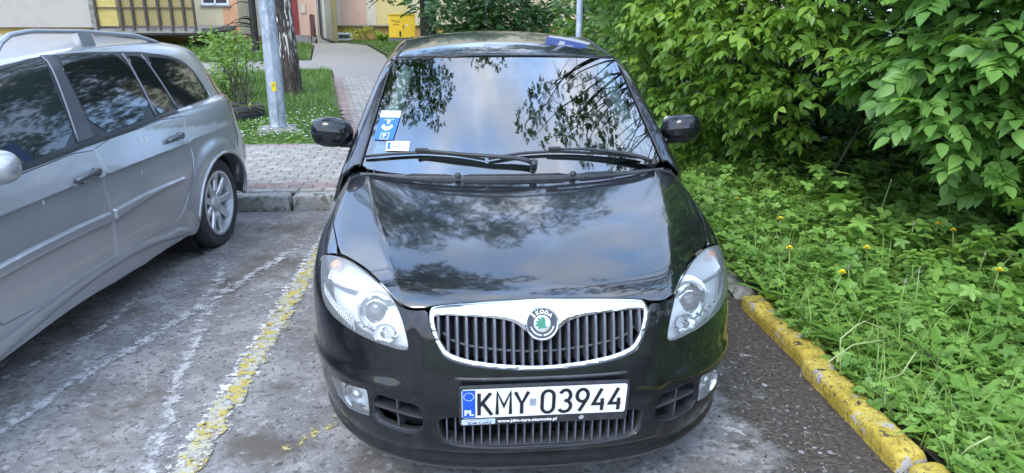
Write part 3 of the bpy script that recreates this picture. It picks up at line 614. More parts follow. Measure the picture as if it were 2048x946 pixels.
for ch,x0,w_ in (('K',-.2095,.0467),('M',-.1526,.049),('Y',-.0963,.048),('0',-.011,.0426),('3',.0445,.0415),('9',.098,.0415),('4',.1509,.043),('4',.2037,.043)):
    ww=max(p[0] for pl in GL[ch] for p in pl); glyphs(ch,.0885,w_*.5/ww-.006,.0112,0,np_,'plate_character',plate_black,np.array([x0+.003,-.040,.0024]),X_,Y_,Z_)
holo=M('hologram sticker',(.42,.44,.52),.3,metal=.4,var=.4,scale=120)
MB().prism(rrect(.021,.030,.004,3),(-.037,.004,.0024),X_,Y_,Z_,.0004).build('hologram_sticker',holo,np_)
MB().prism(rrect(.107,.022,.005,4),(-.2085,-.068,.0012),X_,Y_,Z_,.0005).build('dealer_tab',M('dealer tab',(.50,.58,.68),.3),np_)
dk=M('dealer print',(.04,.05,.09),.5)
text('dealer_name','JDM CARS',.0125,dk,np_,(-.205,-.0735,.0019),(0,0,0),.0002,sx=1.35,off=.0002)
m=MB(); Lf,Rg=ribbon([(-.252,-.0665),(-.236,-.062),(-.222,-.0605),(-.208,-.0585),(-.192,-.059),(-.178,-.0625),(-.166,-.0635)],.0012); n=len(Lf); m.add([(q[0],q[1],.0020) for s_ in(Lf,Rg) for q in s_],[(i,i+1,n+i+1,n+i) for i in range(n-1)]); m.build('car_outline_print',dk,np_)
text('web_address','www.jdm-cars.otomoto.pl',.0165,wht,np_,(-.0525,-.069,.0016),(0,0,0),.0003,sx=1.08,off=.0005)
m=MB(); 
for r0 in (.0066,): 
    ring=arc(.121,-.0675,r0,r0,0,360,24); Lf,Rg=ribbon(ring,.0016); n=len(Lf); m.add([(q[0],q[1],.0016) for s_ in(Lf,Rg) for q in s_],[(i,i+1,n+i+1,n+i) for i in range(n-1)])
m.prism([(.1165,-.0735),(.1195,-.0725),(.1255,-.0615),(.1225,-.0625)],(0,0,.0014),X_,Y_,Z_,.0003); m.prism([(.1190,-.0665),(.1230,-.0685),(.1245,-.0665),(.1205,-.0645)],(0,0,.0015),X_,Y_,Z_,.0003); m.build('round_mark',wht,np_)
# trim strip above the plate
O=np.array([(x,-.3,.522-.0*x) for x in np.linspace(-.275,.275,20)]); X,_=cross(b_low,O,np.broadcast_to(np.array([0,1.,0]),O.shape),0,.7,70); m=MB(); m.tube(X+np.array([0,-.006,-.006]),.0085,8); m.build('plate_trim',grey_plastic,car,True)
O=np.array([(x,-.3,.25) for x in np.linspace(-.30,.30,20)])
# bumper mount behind plate
MB().box((.0,.012,.45),(.50,.05,.09)).build('plate_mount',black_plastic,car)
# ================= upper body
SU=Star((0,2.2,.95),(-1,0,.15)); GWB=Star((0,1.9,1.0),(0,-.7,.7))
glassm=M_glass('windscreen glass',(.60,.70,.70),1.95,boost=2.5)
SG_=Plan((0,-1,0),(1,0,0),(0,0,1),(0,1,0),4.5)
WS=[(0,0,1.404),(-.3,0,1.402),(-.50,0,1.392),(-.528,0,1.384),(-.535,0,1.36),(-.585,0,1.2),(-.64,0,1.04),(-.655,0,.985),(-.62,0,.968),(-.35,0,.955),(0,0,.95)]
panel('windscreen',SG_,both(WS),b_ws,glassm,car,off=-.004,rim=.004,res=.03)
WSI=[(0,0,1.385),(-.3,0,1.383),(-.49,0,1.372),(-.508,0,1.364),(-.515,0,1.34),(-.565,0,1.2),(-.618,0,1.05),(-.628,0,1.012),(-.60,0,1.0),(-.35,0,.99),(0,0,.985)]
panel('windscreen_border',SG_,both(WS),b_ws,M('ceramic border',(.01,.01,.011),.3),car,holes=[both(WSI)],off=-.007,rim=.003,res=.02)
C0=[(0,1.8,1.47),(0,2.3,1.49),(0,3.0,1.45),(0,3.5,1.39),(0,3.62,1.33),(0,3.75,1.1),(0,3.85,.93),(0,3.98,.7),(0,3.99,.4),(0,3.93,.22)]
side=[(-.5,3.93,.2),(-.74,3.7,.2),(-.80,3.62,.25)]+[(-.83,3.27+.338*math.cos(math.radians(a)),.29+.338*math.sin(math.radians(a))) for a in range(0,181,12)]+[(-.82,2.9,.19),(-.82,1.25,.19),(-.83,1.195,.25),(-.83,1.185,.6),(-.79,1.165,.82),(-.735,1.137,.903),(-.695,1.092,.957),(-.675,1.08,.98)]
pill=[(-.656,1.075,.985),(-.640,1.09,1.04),(-.588,1.25,1.2),(-.540,1.40,1.36),(-.533,1.43,1.386),(-.503,1.44,1.396),(-.3,1.43,1.4075),(0,1.43,1.4105)]
def front_pt(x,z): 
    P,_=cross(b_ws,np.array([[x,-1.,z]]),np.array([[0,1.,0]]),0,4,60); return tuple(P[0])
pill=[front_pt(x-.004,z) for x,_,z in pill]
BODY=[tuple(p) for p in polyline([(0,1.44,1.4125)]+C0,70)]+side+pill
SWIN=[(-.66,1.50,1.01),(-.60,1.62,1.18),(-.55,1.80,1.36),(-.545,2.2,1.385),(-.55,2.9,1.35),(-.58,3.35,1.27),(-.66,3.35,1.04),(-.70,2.9,.99),(-.70,2.0,.97),(-.70,1.5,.965)]
RWIN=[(0,3.66,1.30),(-.42,3.62,1.29),(-.46,3.68,1.2),(-.50,3.80,1.02),(0,3.82,1.0)]
panel('body_shell',SU,BODY,b_f,paint,car,holes=[SWIN],res=.028,rim=.015,mirror='join',ck=0)
tint=M('tinted glass',(.012,.014,.014),.04,coat=1)
panel('side_window',SU,SWIN,b_f,tint,car,off=-.004,rim=.004,res=.05,mirror='pair')
panel('rear_window',Plan((0,6,0),(1,0,0),(0,0,1),(0,-1,0),5),both([(0,0,1.31),(-.44,0,1.30),(-.50,0,1.02),(0,0,1.0)]),b_f,tint,car,off=.002,rim=.003,res=.05)
panel('rear_light',Plan((0,6,0),(1,0,0),(0,0,1),(0,-1,0),5),[(-.56,0,.98),(-.72,0,.95),(-.76,0,.72),(-.62,0,.70)],b_f,M('red lamp',(.35,.01,.01),.15,coat=1),car,off=.004,rim=.01,res=.04,mirror='pair')
MB().box((0,2.2,.17),(1.36,2.9,.03)).build('underbody',dark,car)
for yy in (1.22,2.25,):
    P=onsurf(SU,polyline([(-.835,yy,.24),(-.84,yy,.5),(-.82,yy,.8),(-.75,yy,.94)],14),b_low,.001); o=MB().tube(P,.0025,5).build('door_gap',dark,car); mirror_obj(o)
for s in(-1,1):
    wheel(car,(s*.675,.83,.29),.29,.17,9,.19,s); wheel(car,(s*.735,3.27,.29),.29,.185,9,.19,s)
    MB().add([(s*xx,.83+.325*math.cos(math.radians(a)),.29+.325*math.sin(math.radians(a))) for a in range(0,181,12) for xx in(.48,.74)],[(2*i,2*i+1,2*i+3,2*i+2) for i in range(15)]).build('wheel_arch_liner',dark,car)
# header seam and roof gutters
P=onsurf(GWB,np.array([(x,1.46,1.40) for x in np.linspace(-.53,.53,20)]),b_top,0)
X0=np.array([front_pt(x,1.4055-.012*(x/.5)**2) for x in np.linspace(-.52,.52,24)]); seg_tube('header_seal',X0+np.array([0,.003,.003]),.004,black_plastic,car,6)
for s in(-1,1):
    P=polyline([front_pt(s*.535,1.386),(s*.515,1.75,1.45),(s*.50,2.4,1.465),(s*.50,3.3,1.40)],20); P=onsurf(GWB if False else Star((0,2.2,.95),(0,-.2,1)),P,b_top,.0); seg_tube('roof_gutter',P,.006,black_plastic,car,6)
    P=np.array([front_pt(s*(.658-.42*(z-.98)*.72),z) for z in np.linspace(.975,1.385,16)]); seg_tube('pillar_seal',P+np.array([0,-.002,.001]),.0045,black_plastic,car,6)
# aerial
MB().tube([(.03,3.42,1.385),(.02,3.46,1.42)],[.014,.008],10).tube([(.02,3.46,1.42),(.0,3.56,1.80)],[.0035,.002],6).build('aerial',black_plastic,car,True)
# ---- cowl
m=MB(); xs=np.linspace(-.655,.655,35); rows=[]
for t,dz in((0,-.035),(0,.004),(.25,.010),(.55,.010),(1,.004),(1.0,-.02)):
    row=[]
    for x in xs:
        yb=.908+.31*x*x; zb=.951-.012*(x/.6)**2
        q=np.array(front_pt(x,.962-.008*abs(x))); a=np.array([x,min(yb,q[1]-.012),min(zb,.952)+.0]); row.append(a*(1-t)+(q+np.array([0,.0,-.004]))*t+np.array([0,0,dz]))
    rows.append(row)
n=len(xs); m.add([p for r_ in rows for p in r_],[(i*n+j,i*n+j+1,(i+1)*n+j+1,(i+1)*n+j) for i in range(5) for j in range(n-1)]); m.build('cowl_panel',grey_plastic,car,True)
def cowlpt(x,t):
    j=(x+.655)/(1.31)*(n-1); i=int(np.clip(j,0,n-2)); f_=j-i; A=np.array(rows[2][i])*(1-f_)+np.array(rows[2][i+1])*f_; B=np.array(rows[3][i])*(1-f_)+np.array(rows[3][i+1])*f_; return A*(1-t)+B*t
for x0,x1 in((-.46,-.27),(-.22,.20),(.27,.42)):
    m=MB()
    for k in range(7):
        t=-.25+.25*k; m.tube([cowlpt(x,t)+np.array([0,0,.002]) for x in np.linspace(x0+.004*k,x1-.004*k,8)],.0018,5)
    tag(m.build('cowl_vent_ribs',black_plastic,car,True),kind='stuff')
for x in(-.245,.235):
    MB().lathe([(.013,-.004),(.012,.007),(.006,.011),(0,.012)],14,cowlpt(x,.4),(0,-.3,1)).build('washer_nozzle',black_plastic,car,True)
# ---- wipers
def wp(x,z,off=.0): q=np.array(front_pt(x,z)); g=grad(b_ws,q[None])[0]; return q+g*off
def blade(pts,arm,br):
    Wp=empty('wiper',(0,0,0),0,car); P=np.array([wp(x,z,.008) for x,z in pts]); P2=np.array([wp(x,z,.013) for x,z in pts])
    MB().tube(polyline(P,14),[.004]*14,6).build('wiper_blade',rubber,Wp,True)
    MB().tube(polyline(P2,14),[.0025]+[.0052]*12+[.0025],6,sx=1.4).build('blade_frame',black_plastic,Wp,True)
    A=np.array([wp(x,z,o) for x,z,o in arm]); MB().tube(polyline(A,12),np.linspace(.005,.010,12),6,sx=1.5).build('wiper_arm',black_plastic,Wp,True)
    c=wp(br[0],br[1],.026); MB().box(c,(.055,.02,.016),bev=.004).build('blade_bracket',black_plastic,Wp,False)
    MB().lathe([(.016,-.02),(.016,.008),(.009,.014),(0,.015)],16,A[-1],(0,-.6,.8)).build('wiper_pivot',black_plastic,Wp,True,40)
blade([(-.640,1.006),(-.52,1.020),(-.39,1.030),(-.26,1.026),(-.13,1.010)],[(-.39,1.030,.028),(-.25,1.020,.030),(-.10,1.010,.032),(.02,1.004,.028),(.072,.992,.018)],(-.39,1.031))
blade([(-.115,1.012),(.02,1.030),(.16,1.034),(.38,1.018),(.56,.992)],[(.165,1.034,.028),(.30,1.028,.030),(.45,1.008,.030),(.545,.988,.03),(.60,.970,.018)],(.165,1.036))
# ---- mirrors
mpaint=M('mirror paint',(.004,.0045,.006),.4,coat=1,spec=.1,coatr=.04)
def door_mirror():
    K=empty('wing_mirror',(0,0,0),0,car); c=np.array([-.797,1.235,1.093]); V=[];nu,nv=28,18
    for i in range(nv+1):
        v=math.pi*i/nv-math.pi/2
        for j in range(nu):
            u=2*math.pi*j/nu; e=.72
            cu,su,cv,sv=math.cos(u),math.sin(u),math.cos(v),math.sin(v); g=lambda t,p:math.copysign(abs(t)**p,t)
            X=.094*g(cv,e)*g(cu,.8); Y=.066*g(cv,e)*g(su,.9); Z=.066*g(sv,.8)
            Z-= .018*(X/.09)*(1 if Z>0 else .25)*-1*(-1 if False else 1)*(-.4); Z+= -.010*abs(X/.09)**2*(1 if Z>0 else 0); Y=min(Y,.045); V.append(c+np.array([X,Y+.016*abs(X/.09)**2,Z]))
    F=[(i*nu+j,i*nu+(j+1)%nu,(i+1)*nu+(j+1)%nu,(i+1)*nu+j) for i in range(nv) for j in range(nu)]
    top=MB().add(V,[f_ for f_ in F if sum(V[k][2] for k in f_)/4>c[2]-.040]); bot=MB().add(V,[f_ for f_ in F if sum(V[k][2] for k in f_)/4<=c[2]-.040])
    top.build('mirror_shell',mpaint,K,True); bot.build('mirror_base',black_plastic,K,True)
    MB().prism(rrect(.16,.10,.03,5),tuple(c+np.array([0,.046,0])),(1,0,0),(0,0,1),(0,1,0),.002).build('mirror_glass',chrome,K)
    MB().tube([c+np.array([.03,.012,-.052]),c+np.array([.085,.02,-.055]),(-.665,1.30,1.0)],[.020,.022,.032],10,sx=1.5).build('mirror_arm',black_plastic,K,True)
    return K
mirror_tree(door_mirror(),car)
# ---- cabin
trim=M('pale cabin trim',(.50,.60,.54),.7); dash=M('dashboard',(.05,.055,.06),.7); seatm=M('seat fabric',(.05,.055,.06),.9)
for s in(-1,1):
    P=np.array([front_pt(s*x,z)+np.array([0,.085,-.03]) for x,z in((.582,1.01),(.552,1.12),(.517,1.22),(.484,1.32),(.470,1.36))]); MB().tube(P,[.050,.046,.042,.038,.036],10,sx=1.0).build('pillar_trim',trim,car,True)
MB().add([(x,y,z) for x in(-.6,0,.6) for y,z in((1.06,.93),(1.25,.97),(1.5,.96),(1.55,.75))],[(i*4+j,(i+1)*4+j,(i+1)*4+j+1,i*4+j+1) for i in range(2) for j in range(3)]).build('dashboard',dash,car,True)
MB().box((0,2.35,1.375),(.86,1.3,.02)).build('roof_lining',trim,car)
MB().prism(rrect(.24,.065,.025,5),(.02,1.50,1.33),(1,0,0),(0,-.1,1),(0,1,0),.03).build('rear_view_mirror',M('mirror housing',(.25,.27,.28),.4),car)
for s in(-1,1):
    K=empty('seat',(s*.34,2.0,0),0,car); MB().box((0,0,.95),(.46,.12,.55),bev=.05).build('seat_back',seatm,K); MB().box((0,0,1.29),(.24,.09,.17),bev=.04).build('head_rest',seatm,K); MB().box((0,-.25,.62),(.48,.5,.14),bev=.05).build('seat_cushion',seatm,K)
MB().lathe([(.185,-.012),(.2,0),(.185,.012),(.172,0)],32,(.34,1.62,.98),(0,-1,.45),True).build('steering_wheel',dash,car,True)
MB().box((0,3.1,1.0),(1.1,.12,.5),bev=.05).build('rear_bench',seatm,car)
# ---- stickers on the screen
def sticker(name,pts,mat,par,off=-.009):
    A=np.array([wp(x,z,off) for x,z in pts]); c=A.mean(0); n_=grad(b_ws,c[None])[0]; 
    return MB().add([*A,*(A+n_*.001)],[(0,1,2,3),(4,5,6,7)]).build(name,mat,par),c,n_
S1=empty('parking_disc',(0,0,0),0,None); blue=M('disc blue',(.02,.12,.62),.4); wh=M('disc white',(.8,.82,.85),.4)
B1=[(-.579,1.155),(-.492,1.157),(-.520,1.075),(-.604,1.073)]; sticker('disc_card',B1,blue,S1,.0005)
sticker('disc_header',[(-.576,1.180),(-.487,1.182),(-.492,1.158),(-.579,1.156)],wh,S1,.0005)
def scoord(px,py): # 0..1 across/up the card
    a=np.array(B1[3])*(1-px)+np.array(B1[2])*px; b=np.array(B1[0])*(1-px)+np.array(B1[1])*px; q=a*(1-py)+b*py; return wp(q[0],q[1],.0022)
def flat(name,polys,mat,par):
    m=MB()
    for pl in polys: A=[scoord(*p) for p in pl]; m.add(A,[tuple(range(len(A)))])
    return m.build(name,mat,par)
flat('disc_arrow',[[(.41,.86),(.59,.86),(.50,.66)]],wh,S1)
dial=[(.5+.40*math.cos(math.radians(a)),.93+.52*math.sin(math.radians(a))) for a in range(222,319,12)]; dial=dial+[(.5+.27*math.cos(math.radians(a)),.93+.36*math.sin(math.radians(a))) for a in range(318,221,-12)]
flat('disc_dial',[[dial[i],dial[i+1],dial[-2-i],dial[-1-i]] for i in range(len(dial)//2-1)],wh,S1)
flat('disc_frame',[[(.30,.30),(.72,.30),(.72,.285),(.30,.285)],[(.30,.03),(.72,.03),(.72,.015),(.30,.015)],[(.30,.03),(.32,.03),(.32,.285),(.30,.285)],[(.70,.03),(.72,.03),(.72,.285),(.70,.285)],[(.25,.90),(.75,.90),(.75,.885),(.25,.885)]],wh,S1)
q=scoord(.5,.15); g_=grad(b_ws,q[None])[0]; eu=Matrix(((1,0,0),tuple(np.cross(g_,[1,0,0])),tuple(g_))).transposed().to_euler()
text('disc_letter','P',.030,wh,S1,tuple(q+g_*.0005),eu,.0002)
q=wp(-.531,1.169,.0026); text('disc_print','autodoska',.016,dk,S1,tuple(q),eu,.0001)
S1.location=(0,0,0); tag(S1,'blue and white parking disc card showing a P behind the windscreen corner','parking disc')
S2=empty('registration_sticker',(0,0,0),0,None); B2=[(-.545,1.070),(-.447,1.072),(-.450,1.038),(-.549,1.036)]
sticker('sticker_card',B2,wh,S2,.0005); sticker('sticker_band',[(-.541,1.066),(-.528,1.066),(-.531,1.041),(-.544,1.041)],blue,S2,.0022)
q=wp(-.488,1.054,.0022); text('sticker_text','KMY 03944',.0145,dk,S2,tuple(q),eu,.0001,off=.0002); tag(S2,'small white registration sticker at the bottom corner of the windscreen','sticker')
# ================================================ silver estate car
silver=M('silver paint',(.39,.40,.415),.32,metal=.55,coat=.9,var=.05,scale=3,coatr=.06)
est=empty('parked_car',(float(sO[0]),float(sO[1]),0),-sTH); tag(est,'silver estate car with roof rails and tinted rear windows beside the yellow line','car','parked cars')
SS=Star((0,-1.1,.72),(1,0,.12))
DLO=[(.80,-2.52,1.00),(.74,-2.1,1.18),(.665,-1.75,1.335),(.64,-1.45,1.365),(.625,-1.1,1.392),(.64,-.75,1.385),(.66,-.3,1.355),(.69,.02,1.315),(.715,.21,1.262),(.745,.285,1.18),(.80,.325,1.04),(.815,.31,1.005),(.825,.02,.997),(.83,-.5,.985),(.835,-1.2,.965),(.84,-1.8,.95),(.835,-2.5,.935)]
R_=.345; ang=lambda c,a0,a1:[(.88,c+.382*math.cos(math.radians(a)),.30+.342*math.sin(math.radians(a))) for a in range(a0,a1,9 if a1>a0 else -9)]
BOD0=[(0,-3.53,.25),(0,-3.55,.5),(0,-3.45,.78),(0,-3.0,.9),(0,-2.55,.985),(0,-2.0,1.2),(0,-1.7,1.34),(0,-1.0,1.44),(0,-.3,1.45),(0,.4,1.40),(0,.60,1.30),(0,.74,1.0),(0,.82,.7),(0,.84,.4),(0,.80,.25)]
BOD=[tuple(p) for p in polyline(BOD0,90)]+[(.5,.80,.23),(.8,.66,.24),(.87,.53,.26)]+ang(.12,-4,192)+[(.872,-.30,.205),(.868,-1,.20),(.868,-2.1,.20)]+ang(-2.53,-10,192)+[(.86,-2.95,.22),(.8,-3.2,.22),(.5,-3.5,.24)]
fs=lambda P:s_floc(P)
DF=[(.838,-1.150,.950),(.89,-1.152,.833),(.884,-1.148,.66),(.884,-1.160,.45),(.873,-1.172,.345),(.873,-1.98,.335),(.88,-2.10,.5),(.88,-2.16,.75),(.85,-2.20,.925)]
DR=[(.834,-1.138,.955),(.832,-.20,.978),(.886,-.194,.85),(.884,-.190,.72),(.886,-.245,.60),(.886,-.32,.51),(.885,-.385,.43),(.880,-.47,.372),(.875,-.62,.345),(.873,-1.16,.345),(.884,-1.148,.45),(.884,-1.136,.66),(.89,-1.140,.833)]
TL=[(.71,.42,1.15),(.775,.455,1.04),(.82,.50,.92),(.86,.50,.82),(.85,.62,.78),(.76,.76,.80),(.70,.72,1.0),(.66,.60,1.15)]
WSs=[(0,-1.72,1.345),(.50,-1.62,1.33),(.60,-1.75,1.28),(.70,-2.2,1.10),(.74,-2.45,1.01),(0,-2.55,1.0)]
panel('body_shell',SS,BOD,fs,silver,est,holes=[DLO,DF,DR,TL],res=.017,rim=.014,ck=1)
BODl=mir([p for p in BOD]); 
panel('body_shell',Star((0,-1.1,.72),(-1,0,.12)),BODl,fs,silver,est,holes=[mir(DLO)],res=.035,rim=.012)
panel('side_glass',Star((0,-1.1,.72),(-1,0,.12)),mir(DLO),fs,tint,est,off=-.003,rim=0,res=.06)
panel('windscreen',Star((0,-1.9,.8),(0,-1,.6)),[(x,y,z) for x,y,z in WSs]+mir(WSs[::-1]),fs,tint,est,off=.003,rim=.004,res=.05)
d1=panel('door',SS,DF,fs,silver,est,res=.016,rim=.018,inset=.0042); d2=panel('door',SS,DR,fs,silver,est,res=.016,rim=.018,inset=.0042)
wtrim=M('window trim',(.028,.031,.037),.42,coat=.15,var=.1); panel('window_trim',SS,DLO,fs,wtrim,est,off=-.004,rim=.004,res=.02)
panel('belt_seal',SS,[(.838,-2.45,.935),(.84,-1.8,.950),(.835,-1.2,.965),(.83,-.5,.985),(.83,-.22,.993),(.83,-.22,.975),(.83,-.5,.968),(.84,-1.2,.950),(.845,-1.8,.935),(.845,-2.45,.92)],fs,black_plastic,est,off=.003,rim=.008,res=.02,ck=0)
glassF=M('front side glass',(.020,.026,.025),.03,coat=.25,spec=.5); 
W1=[(.79,-2.42,.975),(.74,-2.1,1.155),(.675,-1.8,1.295),(.652,-1.45,1.345),(.620,-1.075,1.378),(.72,-1.165,1.25),(.832,-1.235,.985),(.84,-1.8,.965)]
W2=[(.636,-1.010,1.374),(.645,-.75,1.368),(.668,-.445,1.345),(.824,-.475,1.003),(.832,-1.075,.985)]
W3=[(.676,-.415,1.340),(.685,-.26,1.325),(.74,-.235,1.2),(.826,-.205,1.005),(.825,-.445,1.003)]
W4=[(.685,-.225,1.322),(.70,.016,1.295),(.723,.195,1.247),(.756,.27,1.170),(.812,.305,1.03),(.816,.27,1.008),(.827,-.165,1.004)]
for W_,mt in((W1,glassF),(W2,tint),(W3,tint),(W4,tint)): panel('window',SS,W_,fs,mt,est,off=.0,rim=.004,res=.03,ck=1)
# the two window bars and the door post
for P_ in([(.618,-1.062,1.384),(.622,-1.015,1.385),(.828,-1.092,.985),(.832,-1.225,.982)],):
    panel('door_post',SS,P_,fs,M('door post',(.05,.055,.065),.38,coat=.2),est,off=.002,rim=.006,res=.03,ck=0)
for a,b in(((.668,-.43,1.352),(.826,-.46,.998)),((.684,-.242,1.338),(.828,-.185,.998)),((.618,-1.066,1.38),(.832,-1.228,.982))):
    seg_tube('window_bar',onsurf(SS,polyline([a,b],10),fs,.001),.006,M('bar grey',(.14,.15,.17),.4),est,6)
# inner pillar and belt seen through the front window
seg_tube('seat_belt',[(.60,-1.20,1.33),(.655,-1.26,1.18),(.72,-1.36,1.0)],.022,trim,est)
# moulding strips
for S_ in([(.885,-2.05,.614),(.885,-1.165,.611),(.885,-1.165,.553),(.885,-2.05,.553)],[(.885,-1.128,.613),(.885,-.36,.606),(.885,-.352,.583),(.885,-1.128,.553)]):
    panel('side_moulding',SS,S_,fs,silver,est,off=.0005,rim=.004,res=.007,puff=(.017,.014),ck=0)
# sill step
panel('sill_panel',SS,[(.875,-2.1,.318),(.875,-.62,.318),(.875,-.48,.318),(.87,-.36,.27),(.87,-.34,.215),(.87,-2.1,.21)],fs,silver,est,off=.0,rim=.004,res=.016,puff=(.012,.05),ck=0)
# wheel arch lip
P=[(.885,.12+.388*math.cos(math.radians(a)),.30+.348*math.sin(math.radians(a))) for a in range(-5,186,6)]
A=onsurf(SS,P,fs,.002); seg_tube('arch_lip',A,.011,silver,est,8)
if False: arcw=[(.885,.16+r*math.cos(math.radians(a)),.30+r*math.sin(math.radians(a))) for r,aa in((.355,range(0,181,9)),(.44,range(180,-1,-9))) for a in aa]
if False: panel('arch_flare',SS,arcw,fs,silver,est,off=-.002,rim=.0,res=.012,puff=(.016,.06),ck=0)
MB().lathe([(.385,.0),(.36,-.05),(.36,-.3),(0,-.3)],28,(.84,.12,.30),(1,0,0)).build('wheel_arch_liner',dark,est,True)
wheel(est,(.772,.12,.302),.314,.225,9,.222,1); wheel(est,(.765,-2.53,.302),.305,.205,9,.205,1); wheel(est,(-.765,.16,.302),.305,.205,9,.205,-1); wheel(est,(-.765,-2.53,.302),.305,.205,9,.205,-1)
MB().box((0,-1.2,.19),(1.5,3.2,.03)).build('underbody',dark,est)
# door handles
def dhandle(s0,z0,door):
    Hn=empty('door_handle',(0,0,0),0,door)
    pt=lambda s,z,o: onsurf(SS,np.array([(.89,s,z)]),fs,o)[0]
    c=pt(s0,z0,.0); ctr=[(.89,s0+.045*math.cos(a),z0+.036*math.sin(a)) for a in np.linspace(0,2*math.pi,20,endpoint=False)]
    panel('handle_cup',SS,ctr,fs,silver,Hn,off=.0008,rim=.0,res=.008,disp=lambda P,n:-n*(.0006*0+.010*np.clip(1-((P[:,1]-c[1])**2/.045**2+(P[:,2]-c[2])**2/.036**2),0,1))[:,None],ck=0)
    A=[pt(s0-.085,z0-.004,.004),pt(s0-.078,z0-.003,.022),pt(s0-.03,z0,.032),pt(s0+.03,z0+.004,.032),pt(s0+.062,z0+.006,.028)]; MB().tube(polyline(A,10),[.010,.014,.016,.017,.017,.017,.017,.017,.018,.015],8).build('handle_grip',M('handle grey',(.10,.11,.125),.3,metal=.4),Hn,True)
    MB().lathe([(.02,-.004),(.02,.026),(.016,.032),(0,.033)],16,pt(s0+.082,z0+.007,.0),(1,0,0)).build('lock_cap',M('lock grey',(.10,.11,.125),.3,metal=.4),Hn,True,40)
dhandle(-1.315,.830,d1); dhandle(-.40,.850,d2)
# tail lamp
panel('rear_light',SS,TL,fs,M('red lamp lens',(.16,.006,.012),.12,coat=1),est,off=.001,rim=.01,res=.02)
# fuel/bumper seam, rear bumper guard
seg_tube('bumper_seam',onsurf(SS,polyline([(.885,.54,.80),(.885,.52,.70),(.885,.47,.63)],8),fs,.0),.0025,dark,est,5)
P=[(.87,.56,.62),(.82,.72,.62),(.60,.80,.62),(.60,.81,.50),(.86,.60,.48)]; panel('bumper_guard',SS,P,fs,silver,est,off=.001,rim=.004,res=.02,puff=(.012,.03),ck=1)
# roof rails
for s in(1,-1):
    Rr=empty('roof_rail',(0,0,0),0,est)
    pts=[(.60,-1.36,1.395),(.585,-1.28,1.452),(.575,-1.19,1.486),(.57,-1.03,1.497),(.57,-.61,1.480),(.57,-.08,1.437),(.585,.12,1.390),(.605,.25,1.335)]
    MB().tube(polyline([(s*a,b,c) for a,b,c in pts],36),[.011]+[.0125]*34+[.010],10,sx=1.25).build('rail_bar',M('rail silver',(.36,.38,.41),.33,metal=.6),Rr,True)
    for y0,zz in((-.64,1.43),):
        MB().add([(s*(.575+dx),y0+dy+(0 if k else .05),z) for k,z in((0,1.37),(1,1.475)) for dx,dy in((-.02,-.06),(.02,-.06),(.02,.06),(-.02,.06))],[(0,1,5,4),(1,2,6,5),(2,3,7,6),(3,0,4,7),(4,5,6,7)]).build('rail_foot',M('rail foot',(.36,.38,.41),.33,metal=.6),Rr)
# wing mirror
Mm=empty('wing_mirror',(0,0,0),0,est); V=[];nu,nv=24,14;c=np.array([.955,-1.95,1.02])
for i in range(nv+1):
    v=math.pi*i/nv-math.pi/2
    for j in range(nu):
        u=2*math.pi*j/nu; g=lambda t,p:math.copysign(abs(t)**p,t); V.append(c+np.array([.092*g(math.cos(u),.8)*g(math.cos(v),.75),.065*g(math.sin(u),.9)*g(math.cos(v),.75),.068*g(math.sin(v),.85)]))
MB().add(V,[(i*nu+j,i*nu+(j+1)%nu,(i+1)*nu+(j+1)%nu,(i+1)*nu+j) for i in range(nv) for j in range(nu)]).build('mirror_shell',silver,Mm,True)
MB().tube([(.89,-1.98,1.0),(.80,-2.05,.98)],[.03,.035],8).build('mirror_arm',black_plastic,Mm,True)
# bird lime on the rear door
bl=M('bird lime',(.62,.62,.58),.8)
for s0,z0,h_,w_ in((-.72,.935,.05,.006),(-.66,.92,.035,.010),(-.745,.83,.05,.012),(-.64,.84,.06,.007),(-.90,.80,.02,.005),(-1.62,.80,.03,.006),(-.78,.74,.02,.006)):
    ring=[(.89,s0+w_*math.cos(a)*(1+.3*random.random()),z0-h_*.5+h_*.5*math.sin(a)) for a in np.linspace(0,2*math.pi,14,endpoint=False)]; A=onsurf(SS,ring,fs,.0012); MB().add(A,[tuple(range(14))]).build('bird_dropping',bl,est)

# front end (seen only from further round)
SFf=Plan((0,-6,0),(1,0,0),(0,0,1),(0,1,0),5)
for sg in(1,-1):
    H_=empty('headlight',(0,0,0),0,est); LP_=[(sg*.42,0,.70),(sg*.60,0,.735),(sg*.78,0,.76),(sg*.80,0,.66),(sg*.66,0,.60),(sg*.44,0,.60)]
    panel('lamp_lens',SFf,LP_,fs,lens,H_,off=.004,rim=.01,res=.03); panel('lamp_housing',SFf,LP_,fs,bright,H_,off=.0015,rim=0,res=.03)
panel('radiator_grille',SFf,[(-.36,0,.70),(.36,0,.70),(.34,0,.58),(-.34,0,.58)],fs,black_plastic,est,off=.003,rim=.006,res=.04)
panel('lower_grille',SFf,[(-.55,0,.42),(.55,0,.42),(.50,0,.29),(-.50,0,.29)],fs,black_plastic,est,off=.003,rim=.006,res=.04)
seg_tube('bonnet_gap',onsurf(SFf,[(x,0,.745+.012*(1-(x/.7)**2)) for x in np.linspace(-.7,.7,20)],fs,.0),.003,dark,est,5)
MB().box((0,-3.57,.50),(.52,.01,.114)).build('number_plate',white_plate,est)
